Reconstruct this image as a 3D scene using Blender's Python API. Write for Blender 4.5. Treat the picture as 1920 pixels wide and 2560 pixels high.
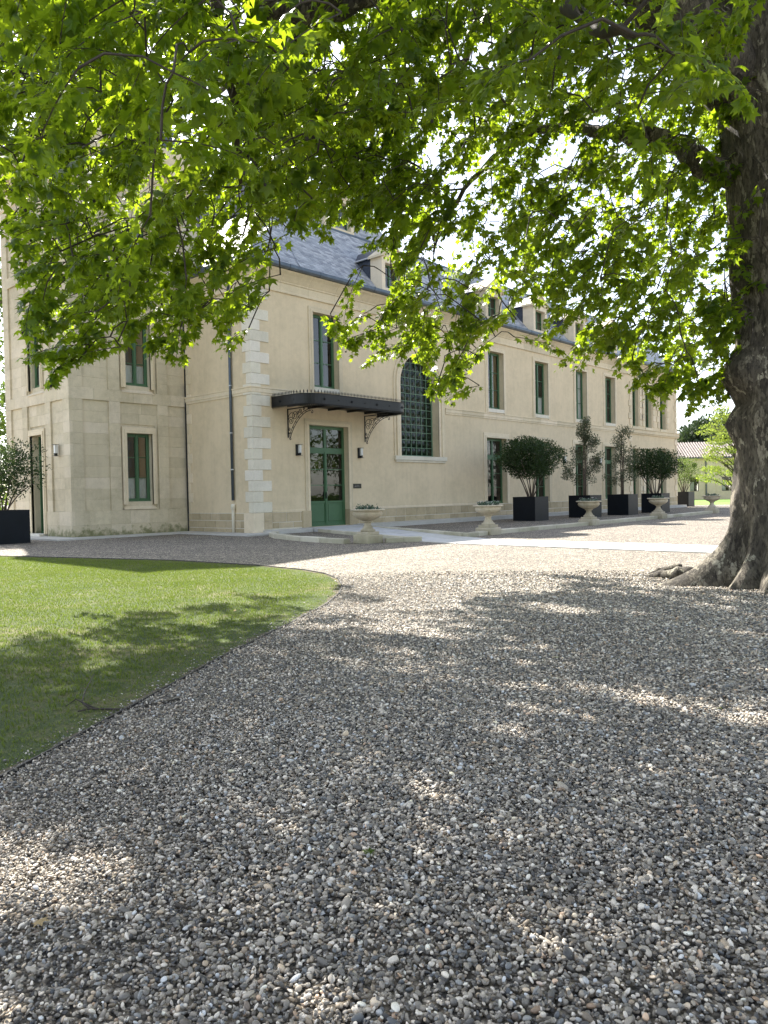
import bpy, math, random
import numpy as np
from mathutils import Vector, Matrix
random.seed(7); rng=np.random.default_rng(11)
R=math.radians; PI=math.pi
for o in list(bpy.data.objects): bpy.data.objects.remove(o)
S=bpy.context.scene; COL=S.collection

# ---------------------------------------------------------------- camera
F_PX=1905.16; PIT=R(-1.3138); ROL=R(-1.1121); YAW=R(42.435)
O=np.array([-15.234,-19.561,1.1])          # origin of the place: foot of the quoined corner of the wing
fw=np.array([math.cos(YAW)*math.cos(PIT),math.sin(YAW)*math.cos(PIT),math.sin(PIT)])
rt=np.array([math.sin(YAW),-math.cos(YAW),0.0]); up=np.cross(rt,fw)
rt,up=math.cos(ROL)*rt+math.sin(ROL)*up,-math.sin(ROL)*rt+math.cos(ROL)*up
cam=bpy.data.cameras.new('camera'); cam.sensor_fit='HORIZONTAL'; cam.sensor_width=36; cam.lens=36*F_PX/1920
cam.clip_start=.05; cam.clip_end=2000
co=bpy.data.objects.new('camera',cam); COL.objects.link(co)
co.matrix_world=Matrix(((rt[0],up[0],-fw[0],O[0]),(rt[1],up[1],-fw[1],O[1]),(rt[2],up[2],-fw[2],O[2]),(0,0,0,1)))
S.camera=co
def ray(x,y): return fw+rt*(x-960)/F_PX-up*(y-1280)/F_PX
def at(x,y,d): return O+ray(x,y)*d
GZ=-0.10
def gnd(x,y,z=GZ):
    d=ray(x,y); return O+d*((z-O[2])/d[2])
def proj(P):
    v=np.atleast_2d(P)-O; z=v@fw; z=np.where(np.abs(z)<1e-6,1e-6,z)
    return 960+F_PX*(v@rt)/z, 1280-F_PX*(v@up)/z, z

# ---------------------------------------------------------------- sky, sun, exposure
AZ,EL=R(70.5),R(46.3)
SUN=Vector((math.cos(EL)*math.cos(AZ),math.cos(EL)*math.sin(AZ),math.sin(EL)))
w=bpy.data.worlds.new('World'); S.world=w; w.use_nodes=True
nt=w.node_tree; bg=nt.nodes['Background']; sky=nt.nodes.new('ShaderNodeTexSky'); sky.sky_type='NISHITA'; sky.sun_disc=False
sky.sun_elevation=EL; sky.sun_rotation=math.atan2(SUN.x,SUN.y); sky.air_density=1.0; sky.dust_density=1.0; sky.ozone_density=1.0
hz=nt.nodes.new('ShaderNodeHueSaturation'); hz.inputs['Saturation'].default_value=.58   # thin white haze over the whole sky
nt.links.new(sky.outputs[0],hz.inputs['Color']); nt.links.new(hz.outputs[0],bg.inputs[0]); bg.inputs[1].default_value=.115
sl=bpy.data.lights.new('sun','SUN'); sl.energy=5.0; sl.angle=R(.53); sl.color=(1,.95,.87)
so=bpy.data.objects.new('sun',sl); COL.objects.link(so); so.rotation_euler=SUN.to_track_quat('Z','Y').to_euler()
S.view_settings.view_transform='Standard'; S.view_settings.look='None'; S.view_settings.gamma=1; S.view_settings.exposure=1.72
S.view_settings.use_curve_mapping=False
S.render.engine='CYCLES'; S.cycles.max_bounces=8; S.cycles.transparent_max_bounces=24; S.cycles.transmission_bounces=6

# ---------------------------------------------------------------- materials
M={}
def nodes_mat(name):
    m=bpy.data.materials.new(name); m.use_nodes=True; nt=m.node_tree
    M[name]=m
    return m,nt,nt.nodes['Principled BSDF']
def N(nt,t,**k):
    n=nt.nodes.new(t)
    for a,b in k.items(): setattr(n,a,b)
    return n
def noise(nt,scale,detail=4,rough=.6,vec=None):
    n=N(nt,'ShaderNodeTexNoise'); n.inputs['Scale'].default_value=scale; n.inputs['Detail'].default_value=detail; n.inputs['Roughness'].default_value=rough
    if vec: nt.links.new(vec,n.inputs['Vector'])
    return n
def ramp(nt,fac,stops):
    r=N(nt,'ShaderNodeValToRGB'); e=r.color_ramp.elements
    while len(e)<len(stops): e.new(.5)
    for i,(p,c) in enumerate(stops): e[i].position=p; e[i].color=(*c,1) if len(c)==3 else c
    nt.links.new(fac,r.inputs[0]); return r.outputs[0]
def mix(nt,a,b,fac,mode='MIX'):
    m=N(nt,'ShaderNodeMix',data_type='RGBA',blend_type=mode)
    for s,v in ((m.inputs[0],fac),(m.inputs[6],a),(m.inputs[7],b)):
        if hasattr(v,'links'): nt.links.new(v,s)
        elif isinstance(v,(int,float)): s.default_value=v
        else: s.default_value=(*v,1)
    return m.outputs[2]
def math_(nt,op,a,b=0.0,c=0.0):
    m=N(nt,'ShaderNodeMath',operation=op)
    for i,v in enumerate((a,b,c)):
        if hasattr(v,'links'): nt.links.new(v,m.inputs[i])
        else: m.inputs[i].default_value=v
    return m.outputs[0]
def bump(nt,bs,h,strength=.3,dist=.02):
    b=N(nt,'ShaderNodeBump'); b.inputs['Strength'].default_value=strength; b.inputs['Distance'].default_value=dist
    nt.links.new(h,b.inputs['Height']); nt.links.new(b.outputs[0],bs.inputs['Normal'])
def coords(nt): return N(nt,'ShaderNodeTexCoord').outputs['Object']
def wcoords(nt): return N(nt,'ShaderNodeNewGeometry').outputs['Position']
def plain(name,c,rough=.6,metal=0,var=.15,scale=6,bmp=.15):
    m,nt,b=nodes_mat(name); v=coords(nt); n=noise(nt,scale,5,.65,v)
    dark=tuple(x*(1-var) for x in c); lite=tuple(min(1,x*(1+var)) for x in c)
    nt.links.new(ramp(nt,n.outputs[0],[(.3,dark),(.7,lite)]),b.inputs['Base Color'])
    b.inputs['Roughness'].default_value=rough; b.inputs['Metallic'].default_value=metal
    if bmp: bump(nt,b,noise(nt,scale*9,3,.6,v).outputs[0],bmp,.01)
    return m
def stone(name,c,objvar=.18,stain=.25,moss=0,fine=40,bmp=.35):
    m,nt,b=nodes_mat(name); v=wcoords(nt)
    big=noise(nt,.9,5,.62,v).outputs[0]; mid=noise(nt,5,5,.7,v).outputs[0]; fin=noise(nt,fine,4,.7,v).outputs[0]
    rnd=N(nt,'ShaderNodeObjectInfo').outputs['Random']
    base=ramp(nt,rnd,[(0,tuple(x*(1-objvar) for x in c)),(.5,c),(1,tuple(min(.9,x*(1+objvar*.7)) for x in (c[0],c[1]*1.0,c[2]*1.06)))])
    st=ramp(nt,mix(nt,big,mid,.45),[(.32,(1-stain,1-stain,1-stain*1.15)),(.55,(1,1,1)),(.75,(1.06,1.05,1.03))])
    c1=mix(nt,base,st,1.0,'MULTIPLY')
    smp=N(nt,'ShaderNodeMapping'); smp.inputs['Scale'].default_value=(4,4,.22); nt.links.new(v,smp.inputs[0]); sk=noise(nt,1.6,5,.65,smp.outputs[0]).outputs[0]   # rain streaks
    c1=mix(nt,c1,ramp(nt,sk,[(.34,(.84,.83,.80)),(.52,(1,1,1)),(.72,(1.05,1.05,1.04))]),.28,'MULTIPLY'); c2=mix(nt,c1,ramp(nt,fin,[(.3,(.9,.9,.9)),(.6,(1.03,1.03,1.03))]),.8,'MULTIPLY')
    if moss:
        z=N(nt,'ShaderNodeSeparateXYZ'); nt.links.new(v,z.inputs[0])
        h=math_(nt,'MULTIPLY_ADD',z.outputs[2],-1.3,.68)
        f=math_(nt,'ADD',h,math_(nt,'MULTIPLY_ADD',mid,1.6,-.95)); f=math_(nt,'MULTIPLY',ramp(nt,f,[(.25,(0,0,0)),(.6,(1,1,1))]),moss)
        c2=mix(nt,c2,(.10,.115,.03),f)
    nt.links.new(c2,b.inputs['Base Color']); b.inputs['Roughness'].default_value=.88
    bump(nt,b,mix(nt,fin,mid,.4),bmp,.012); return m
stone('render_wall',(.72,.60,.415),0,.17,0,60,.3)
stone('pale_stone',(.73,.625,.445),.13,.16)
stone('white_stone',(.76,.71,.59),.10,.14)
stone('ashlar',(.66,.575,.415),.11,.24,.8)
stone('plinth_stone',(.50,.41,.265),.2,.26,.0)
stone('mortar',(.74,.69,.58),.02,.1)
stone('kerb_stone',(.64,.59,.47),.16,.40,.2)
stone('urn_stone',(.62,.545,.42),.18,.55,.3,30,.6)
stone('paving',(.55,.53,.49),.06,.14)
stone('path_stone',(.56,.55,.53),.07,.2)
stone('far_stone',(.74,.62,.43),.05,.15)
plain('green_paint',(.055,.135,.062),.42,0,.10,3,.05)
plain('lead_green',(.13,.22,.14),.5,0,.15,8,.0)
plain('black_iron',(.012,.013,.014),.42,.3,.25,9,.08)
plain('planter_steel',(.006,.009,.014),.38,.0,.22,2.5,.05)
plain('zinc',(.10,.125,.155),.42,.55,.2,4,.05)
plain('lead_white',(.55,.57,.6),.4,.4,.12,4,.05)
plain('slate_dark',(.045,.055,.080),.6,0,.3,5,.3)  # darker slate; on the dormer cheeks the tone also carries their shade
plain('terracotta',(.23,.195,.175),.8,0,.45,3,.2)
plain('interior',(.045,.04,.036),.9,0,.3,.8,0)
plain('curtain_and_glint',(.86,.86,.86),.85,0,.08,6,.1)  # white cloth, also used for bright reflections in the wing panes
plain('brown_curtain',(.25,.16,.06),.85,0,.15,6,.1)
plain('soil',(.05,.035,.025),.95,0,.4,20,.6)
plain('twig_bark',(.10,.075,.055),.85,0,.35,25,.3)
plain('branch_bark',(.050,.040,.030),.85,0,.4,8,.4)
plain('white_petal',(.8,.8,.82),.6,0,.05,10,0)
plain('car_white',(.75,.76,.78),.25,0,.03,2,0)
plain('rubber',(.02,.02,.02),.6,0,.1,5,0)
plain('edging',(.03,.028,.026),.6,.3,.4,12,.3)
plain('dry_leaf',(.30,.21,.09),.8,0,.4,15,.2)
plain('plaque_text',(.45,.44,.40),.5,0,.05,5,0)
plain('plaque_metal',(.045,.042,.035),.4,.5,.2,8,.05)
plain('lamp_white',(.7,.7,.68),.4,0,.05,8,0)
M['planter_steel'].node_tree.nodes['Principled BSDF'].inputs['Specular IOR Level'].default_value=.2
# slates: bluish grey, lichen near the eaves, sheen
m,nt,b=nodes_mat('slate'); v=wcoords(nt)
rn=N(nt,'ShaderNodeAttribute',attribute_name='rnd').outputs['Fac']
c=ramp(nt,rn,[(0,(.22,.24,.29)),(.5,(.34,.365,.42)),(1,(.48,.50,.55))])
sep=N(nt,'ShaderNodeSeparateXYZ'); nt.links.new(v,sep.inputs[0])
li=math_(nt,'ADD',math_(nt,'MULTIPLY_ADD',sep.outputs[2],-.7,6.45),math_(nt,'MULTIPLY_ADD',noise(nt,4,5,.7,v).outputs[0],1.5,-.75))
c=mix(nt,c,(.36,.34,.28),math_(nt,'MULTIPLY',ramp(nt,li,[(.1,(0,0,0)),(.8,(1,1,1))]),.65))
nt.links.new(c,b.inputs['Base Color']); b.inputs['Roughness'].default_value=.42; b.inputs['Specular IOR Level'].default_value=.85; bump(nt,b,noise(nt,30,3,.6,v).outputs[0],.25,.01)
# window glass: clear pane with fresnel reflection
def glass(name,tint,refl=1.0,rough=0.0,bmp=0):
    m=bpy.data.materials.new(name); m.use_nodes=True; nt=m.node_tree; M[name]=m
    nt.nodes.remove(nt.nodes['Principled BSDF']); out=nt.nodes['Material Output']
    tr=N(nt,'ShaderNodeBsdfTransparent'); tr.inputs[0].default_value=(*tint,1)
    gl=N(nt,'ShaderNodeBsdfGlossy'); gl.inputs['Roughness'].default_value=rough
    fr=N(nt,'ShaderNodeFresnel'); fr.inputs[0].default_value=1.6
    mx=N(nt,'ShaderNodeMixShader'); nt.links.new(math_(nt,'MULTIPLY_ADD',fr.outputs[0],refl,.05),mx.inputs[0])
    if bmp:
        bb=N(nt,'ShaderNodeBump'); bb.inputs['Strength'].default_value=bmp; bb.inputs['Distance'].default_value=.01
        nt.links.new(noise(nt,3,2,.5,coords(nt)).outputs[0],bb.inputs['Height']); nt.links.new(bb.outputs[0],gl.inputs['Normal'])
    nt.links.new(tr.outputs[0],mx.inputs[1]); nt.links.new(gl.outputs[0],mx.inputs[2]); nt.links.new(mx.outputs[0],out.inputs[0])
glass('pane_glass',(.80,.83,.80),1.0,0,.12)
m,nt,b=nodes_mat('bottle_glass'); b.inputs['Base Color'].default_value=(.003,.012,.006,1); b.inputs['Roughness'].default_value=.10; b.inputs['Specular IOR Level'].default_value=.28
# foliage
def foliage(name,refl_lo,refl_hi,trans,gloss=.12,rough=.4,tw=.5,attr=True):
    m=bpy.data.materials.new(name); m.use_nodes=True; nt=m.node_tree; M[name]=m
    b=nt.nodes['Principled BSDF']; out=nt.nodes['Material Output']
    if attr=='inst': f=N(nt,'ShaderNodeAttribute',attribute_name='rnd',attribute_type='INSTANCER').outputs['Fac']
    elif attr=='obj': f=N(nt,'ShaderNodeObjectInfo').outputs['Random']
    else: f=N(nt,'ShaderNodeAttribute',attribute_name='rnd').outputs['Fac']
    nt.links.new(ramp(nt,f,[(0,refl_lo),(1,refl_hi)]),b.inputs['Base Color'])
    b.inputs['Roughness'].default_value=rough; b.inputs['Specular IOR Level'].default_value=gloss*4
    t=N(nt,'ShaderNodeBsdfTranslucent'); nt.links.new(ramp(nt,f,[(0,tuple(x*.75 for x in trans)),(1,trans)]),t.inputs[0])
    mx=N(nt,'ShaderNodeMixShader'); mx.inputs[0].default_value=tw
    nt.links.new(b.outputs[0],mx.inputs[1]); nt.links.new(t.outputs[0],mx.inputs[2]); nt.links.new(mx.outputs[0],out.inputs[0])
for k,a in (('plane_leaf',True),('plane_leaf_single','obj')):
    foliage(k,(.018,.044,.009),(.062,.120,.016),(.46,.62,.022),.07,.36,.48,a)
foliage('shrub_leaf',(.014,.032,.009),(.048,.085,.026),(.08,.13,.03),.07,.4,.25)
foliage('olive_leaf',(.055,.068,.038),(.16,.18,.11),(.12,.15,.05),.1,.5,.3)
foliage('pine_leaf',(.025,.045,.022),(.07,.10,.05),(.05,.08,.02),.05,.6,.25)
foliage('lime_leaf',(.11,.16,.025),(.22,.28,.05),(.36,.44,.07),.05,.5,.5)
foliage('tree_leaf',(.03,.06,.015),(.09,.14,.03),(.2,.3,.04),.08,.5,.4)
foliage('flower_leaf',(.05,.09,.05),(.20,.26,.22),(.1,.15,.08),.08,.5,.3)
foliage('grass_blade',(.050,.095,.014),(.26,.28,.075),(.28,.38,.04),.06,.5,.45,'inst')
# gravel pebbles, colour per instance
m,nt,b=nodes_mat('pebble'); a=N(nt,'ShaderNodeAttribute',attribute_name='col',attribute_type='INSTANCER')
n=noise(nt,1.2,3,.6,coords(nt))
nt.links.new(mix(nt,a.outputs['Color'],ramp(nt,n.outputs[0],[(.3,(.8,.8,.8)),(.7,(1.12,1.1,1.08))]),1,'MULTIPLY'),b.inputs['Base Color']); b.inputs['Roughness'].default_value=.5
# gravel sheet
PEB=[(0,(.075,.076,.080)),(.2,(.15,.147,.142)),(.42,(.26,.247,.225)),(.6,(.35,.325,.285)),(.78,(.52,.495,.455)),(1,(.86,.83,.78))]
m,nt,b=nodes_mat('gravel'); v=wcoords(nt)
vo=N(nt,'ShaderNodeTexVoronoi'); vo.inputs['Scale'].default_value=52; nt.links.new(v,vo.inputs['Vector'])
sp=N(nt,'ShaderNodeSeparateXYZ'); nt.links.new(vo.outputs['Color'],sp.inputs[0])
c=ramp(nt,sp.outputs[0],PEB)
c=mix(nt,c,ramp(nt,vo.outputs['Distance'],[(.25,(1,1,1)),(.75,(.28,.27,.25))]),1,'MULTIPLY')
c=mix(nt,c,ramp(nt,noise(nt,15,4,.8,v).outputs[0],[(.34,(.42,.41,.40)),(.5,(1,1,1)),(.64,(1.7,1.68,1.62))]),.95,'MULTIPLY')
c=mix(nt,c,ramp(nt,noise(nt,.7,4,.6,v).outputs[0],[(.3,(.85,.84,.82)),(.7,(1.1,1.08,1.06))]),1,'MULTIPLY')
c=mix(nt,c,(.92,.85,.76),1,'MULTIPLY')
nt.links.new(c,b.inputs['Base Color']); b.inputs['Roughness'].default_value=.85
bump(nt,b,ramp(nt,vo.outputs['Distance'],[(0,(1,1,1)),(.7,(0,0,0))]),1.0,.012)
# lawn sheet
m,nt,b=nodes_mat('lawn_soil'); v=wcoords(nt)
c=ramp(nt,mix(nt,noise(nt,1.1,5,.65,v).outputs[0],noise(nt,9,4,.7,v).outputs[0],.45),[(.3,(.04,.07,.012)),(.48,(.08,.115,.022)),(.6,(.17,.165,.06)),(.72,(.27,.23,.12))])
c=mix(nt,c,ramp(nt,noise(nt,70,3,.7,v).outputs[0],[(.3,(.55,.55,.5)),(.7,(1.25,1.25,1.2))]),1,'MULTIPLY')
nt.links.new(c,b.inputs['Base Color']); b.inputs['Roughness'].default_value=.95; bump(nt,b,noise(nt,60,4,.7,v).outputs[0],1,.03)
m,nt,b=nodes_mat('far_lawn'); v=wcoords(nt)
nt.links.new(ramp(nt,noise(nt,2,4,.6,v).outputs[0],[(.3,(.10,.19,.02)),(.7,(.15,.25,.035))]),b.inputs['Base Color']); b.inputs['Roughness'].default_value=.95
# plane tree bark: flaking patches
m,nt,b=nodes_mat('plane_bark'); v=wcoords(nt)
mp=N(nt,'ShaderNodeMapping'); mp.inputs['Scale'].default_value=(1,1,.42); nt.links.new(v,mp.inputs[0]); mv=mp.outputs[0]
dn=noise(nt,3.5,5,.65,mv); dv=N(nt,'ShaderNodeVectorMath',operation='MULTIPLY_ADD'); nt.links.new(dn.outputs['Color'],dv.inputs[0]); dv.inputs[1].default_value=(.5,.5,.5); nt.links.new(mv,dv.inputs[2])
vo=N(nt,'ShaderNodeTexVoronoi'); vo.inputs['Scale'].default_value=15; nt.links.new(dv.outputs[0],vo.inputs['Vector'])
sp=N(nt,'ShaderNodeSeparateXYZ'); nt.links.new(vo.outputs['Color'],sp.inputs[0])
c=ramp(nt,sp.outputs[0],[(0,(.060,.050,.040)),(.3,(.090,.077,.060)),(.58,(.122,.106,.082)),(.8,(.165,.145,.112)),(.92,(.27,.24,.19)),(1,(.42,.39,.31))])
c=mix(nt,c,ramp(nt,noise(nt,2.2,5,.7,mv).outputs[0],[(.3,(.55,.52,.5)),(.65,(1.1,1.1,1.08))]),1,'MULTIPLY')
c=mix(nt,c,ramp(nt,noise(nt,24,4,.7,mv).outputs[0],[(.35,(.6,.58,.55)),(.55,(1.05,1.05,1.05))]),.8,'MULTIPLY')
fmp=N(nt,'ShaderNodeMapping'); fmp.inputs['Scale'].default_value=(1,1,.3); nt.links.new(v,fmp.inputs[0]); fk=noise(nt,34,4,.6,fmp.outputs[0]).outputs[0]
c=mix(nt,c,ramp(nt,fk,[(.40,(.35,.32,.3)),(.50,(1,1,1))]),.85,'MULTIPLY')
nt.links.new(c,b.inputs['Base Color']); b.inputs['Roughness'].default_value=.85
bump(nt,b,mix(nt,mix(nt,sp.outputs[0],noise(nt,9,5,.7,mv).outputs[0],.5),noise(nt,45,4,.7,mv).outputs[0],.35),1.0,.05)

# ---------------------------------------------------------------- building helpers
def link(o,parent=None):
    COL.objects.link(o)
    if parent is not None: o.parent=parent
    return o
def tag(o,label,cat,group=None):
    o['label']=label; o['category']=cat
    if group: o['group']=group
    return o
def thing(name,label,cat,loc=(0,0,0),rz=0,group=None):
    o=bpy.data.objects.new(name,None); o.empty_display_size=.2; COL.objects.link(o); o.location=loc; o.rotation_euler=(0,0,rz)
    return tag(o,label,cat,group)
def structure(o): o['kind']='structure'; return o
def stuff(o): o['kind']='stuff'; return o
ID=lambda u,d,z:(u,d,z)
class MB:
    def __init__(s,T=ID,flip=False): s.v=[];s.f=[];s.T=T;s.flip=flip
    def add(s,vs,fs):
        n=len(s.v); s.v+=[s.T(*p) for p in vs]; s.f+=[[i+n for i in (reversed(f) if s.flip else f)] for f in fs]; return s
    def box(s,x0,x1,y0,y1,z0,z1):
        return s.add([(x0,y0,z0),(x1,y0,z0),(x1,y1,z0),(x0,y1,z0),(x0,y0,z1),(x1,y0,z1),(x1,y1,z1),(x0,y1,z1)],
              [(0,3,2,1),(4,5,6,7),(0,1,5,4),(1,2,6,5),(2,3,7,6),(3,0,4,7)])
    def cbox(s,x0,x1,y0,y1,z0,z1,c=.008):
        # chamfered box: every corner gives three vertices
        X=(x0,x1);Y=(y0,y1);Z=(z0,z1); vs=[];ix={}
        for i in (0,1):
            for j in (0,1):
                for k in (0,1):
                    sx,sy,sz=(c,-c)[i],(c,-c)[j],(c,-c)[k]
                    for a,p in enumerate(((X[i],Y[j]+sy,Z[k]+sz),(X[i]+sx,Y[j],Z[k]+sz),(X[i]+sx,Y[j]+sy,Z[k]))):
                        ix[i,j,k,a]=len(vs); vs.append(p)
        q=lambda *t:[ix[a] for a in t]; fs=[]
        for i in (0,1):
            f=q((i,0,0,0),(i,1,0,0),(i,1,1,0),(i,0,1,0)); fs.append(f if i else f[::-1])
            f=q((0,i,0,1),(0,i,1,1),(1,i,1,1),(1,i,0,1)); fs.append(f if i else f[::-1])
            f=q((0,0,i,2),(1,0,i,2),(1,1,i,2),(0,1,i,2)); fs.append(f if i else f[::-1])
        for i in (0,1):
            for j in (0,1):
                f=q((i,j,0,0),(i,j,1,0),(i,j,1,1),(i,j,0,1)); fs.append(f if i!=j else f[::-1])
                f=q((i,0,j,0),(i,1,j,0),(i,1,j,2),(i,0,j,2)); fs.append(f[::-1] if i!=j else f)
                f=q((0,i,j,1),(1,i,j,1),(1,i,j,2),(0,i,j,2)); fs.append(f if i!=j else f[::-1])
                for k in (0,1):
                    f=q((i,j,k,0),(i,j,k,1),(i,j,k,2)); fs.append(f if (i+j+k)%2 else f[::-1])
        return s.add(vs,fs)
    def quad(s,*p): return s.add(p,[tuple(range(len(p)))])
    def prism(s,poly,axis,a,b):
        # polygon in the two other axes, extruded from a to b along axis
        n=len(poly)
        def P(p,t): return (t,p[0],p[1]) if axis==0 else (p[0],t,p[1]) if axis==1 else (p[0],p[1],t)
        vs=[P(p,a) for p in poly]+[P(p,b) for p in poly]
        fs=[tuple(range(n))[::-1],tuple(range(n,2*n))]+[(i,(i+1)%n,n+(i+1)%n,n+i) for i in range(n)]
        return s.add(vs,fs)
    def tube(s,path,rad,n=6,cap=True):
        P=[Vector(p) for p in path]; k=len(P)
        rad=rad if hasattr(rad,'__len__') else [rad]*k
        vs=[];u=None
        for i in range(k):
            t=(P[min(i+1,k-1)]-P[max(i-1,0)])
            t=t.normalized() if t.length>1e-9 else Vector((0,0,1))
            if u is None: u=t.orthogonal().normalized()
            u=(u-t*u.dot(t)); u=u.normalized() if u.length>1e-6 else t.orthogonal().normalized(); w_=t.cross(u)
            for j in range(n):
                a=2*PI*j/n; vs.append(tuple(P[i]+(u*math.cos(a)+w_*math.sin(a))*rad[i]))
        fs=[(i*n+j,i*n+(j+1)%n,(i+1)*n+(j+1)%n,(i+1)*n+j) for i in range(k-1) for j in range(n)]
        if cap: fs+=[tuple(range(n))[::-1],tuple(range((k-1)*n,k*n))]
        return s.add(vs,fs)
    def lathe(s,prof,n=24,c=(0,0),flute=None):
        vs=[];k=len(prof)
        for r,z in prof:
            for j in range(n):
                a=2*PI*j/n; rr=r*(flute(a,z) if flute else 1); vs.append((c[0]+rr*math.cos(a),c[1]+rr*math.sin(a),z))
        fs=[(i*n+j,i*n+(j+1)%n,(i+1)*n+(j+1)%n,(i+1)*n+j) for i in range(k-1) for j in range(n)]
        fs+=[tuple(range(n))[::-1],tuple(range((k-1)*n,k*n))]
        return s.add(vs,fs)
    def mesh(s,name): 
        me=bpy.data.meshes.new(name); me.from_pydata(s.v,[],s.f); return me
    def build(s,name,mat,parent=None,smooth=False):
        me=s.mesh(name); me.materials.append(M[mat])
        if smooth: me.polygons.foreach_set('use_smooth',[True]*len(me.polygons))
        return link(bpy.data.objects.new(name,me),parent)
def tri_mesh(name,V,Fc,mat,parent=None,rnd=None,smooth=False):
    V=np.asarray(V,np.float32).reshape(-1,3); Fc=np.asarray(Fc,np.int32); k=Fc.shape[1]; n=len(Fc)
    me=bpy.data.meshes.new(name); me.vertices.add(len(V)); me.vertices.foreach_set('co',V.ravel())
    me.loops.add(n*k); me.loops.foreach_set('vertex_index',Fc.ravel())
    me.polygons.add(n); me.polygons.foreach_set('loop_start',np.arange(0,n*k,k,dtype=np.int32))
    if smooth: me.polygons.foreach_set('use_smooth',np.ones(n,bool))
    if rnd is not None:
        a=me.attributes.new('rnd','FLOAT','POINT'); a.data.foreach_set('value',np.asarray(rnd,np.float32))
    me.update(calc_edges=True); me.materials.append(M[mat])
    return link(bpy.data.objects.new(name,me),parent)
def copy_tree(o,loc=None,rz=None,parent=None,label=None):
    c=o.copy(); COL.objects.link(c); c.parent=parent
    if loc is not None: c.location=loc
    if rz is not None: c.rotation_euler=(0,0,rz)
    if label: c['label']=label
    for ch in o.children: copy_tree(ch,parent=c)
    return c
def wall_sheet(mb,u0,u1,z0,z1,holes,d=0.0,reveal=.3):
    us=sorted({u0,u1,*[h[0] for h in holes],*[h[1] for h in holes]}); zs=sorted({z0,z1,*[h[2] for h in holes],*[h[3] for h in holes]})
    us=[u for u in us if u0<=u<=u1]; zs=[z for z in zs if z0<=z<=z1]
    for a,b in zip(us,us[1:]):
        for c,e in zip(zs,zs[1:]):
            m=((a+b)/2,(c+e)/2)
            if any(h[0]<m[0]<h[1] and h[2]<m[1]<h[3] for h in holes): continue
            mb.quad((a,d,c),(b,d,c),(b,d,e),(a,d,e))
    for a,b,c,e in holes:
        mb.quad((a,d,c),(a,d,e),(a,d+reveal,e),(a,d+reveal,c)); mb.quad((b,d,c),(b,d+reveal,c),(b,d+reveal,e),(b,d,e))
        mb.quad((a,d,e),(b,d,e),(b,d+reveal,e),(a,d+reveal,e)); mb.quad((a,d,c),(a,d+reveal,c),(b,d+reveal,c),(b,d,c))
def frame(mb,x0,x1,z0,z1,w,d0,d1):
    mb.box(x0,x0+w,d0,d1,z0,z1); mb.box(x1-w,x1,d0,d1,z0,z1); mb.box(x0+w,x1-w,d0,d1,z1-w,z1); mb.box(x0+w,x1-w,d0,d1,z0,z0+w)
def casement(parent,x0,x1,z0,z1,d=.22,rows=3,T=ID,flip=False,panel=0,transom=0,mat='green_paint',name='window',curtain_and_glint=None):
    """two-leaf casement: outer frame (part) > sash x2, glazing_bar, pane, panel (sub-parts)"""
    mb=MB(T,flip); frame(mb,x0,x1,z0,z1,.055,d,d+.07); mb.box(x0,x1,d-.03,d+.001,z0-.001,z0+.05)
    zt=z1
    if transom:
        zt=z1-transom; mb.box(x0+.05,x1-.05,d-.025,d+.06,zt-.05,zt+.05)
    fr=mb.build(name,mat,parent)
    xm=(x0+x1)/2
    for (a,b) in ((x0+.05,xm),(xm,x1-.05)):
        s_=MB(T,flip); lo=z0+.045; hi=zt-.045; frame(s_,a+.002,b-.002,lo,hi,.06,d-.012,d+.05)
        s_.build('sash',mat,fr)
        g0=lo+.06+panel; h=(hi-.06-g0)/rows
        if panel:
            p=MB(T,flip); p.box(a+.06,b-.06,d+.012,d+.03,lo+.06,g0-.06); p.cbox(a+.10,b-.10,d-.004,d+.02,lo+.11,g0-.11,.012); p.box(a+.06,b-.06,d-.010,d+.045,g0-.06,g0)
            p.build('panel',mat,fr)
        for r in range(rows):
            za,zb=g0+r*h,g0+(r+1)*h
            MB(T,flip).quad((a+.05,d+.025,za),(b-.05,d+.025,za),(b-.05,d+.025,zb),(a+.05,d+.025,zb)).build('pane','pane_glass',fr)
            if r: MB(T,flip).box(a+.06,b-.06,d+.0,d+.04,za-.013,za+.013).build('glazing_bar',mat,fr)
        if transom:
            t=MB(T,flip); frame(t,a+.002,b-.002,zt+.045,z1-.05,.055,d-.008,d+.05); t.build('sash',mat,fr)
            MB(T,flip).quad((a+.05,d+.026,zt+.1),(b-.05,d+.026,zt+.1),(b-.05,d+.026,z1-.1),(a+.05,d+.026,z1-.1)).build('pane','pane_glass',fr)
    c=MB(T,flip); c.box(xm-.035,xm+.035,d-.03,d-.011,z0+.05,zt-.04); c.build('meeting_stile',mat,fr)
    if curtain_and_glint:
        for (a,b,c0,c1,mt) in curtain_and_glint:
            q=MB(T,flip); n=max(4,int((b-a)/.05)); pts=[(a+(b-a)*i/n, d+.085+.012*math.sin(i*1.9+a*7)) for i in range(n+1)]
            for p0,p1 in zip(pts,pts[1:]): q.quad((p0[0],p0[1],c0),(p1[0],p1[1],c0),(p1[0],p1[1],c1),(p0[0],p0[1],c1))
            q.build('curtain_and_glint',mt,fr)
    return fr
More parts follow.
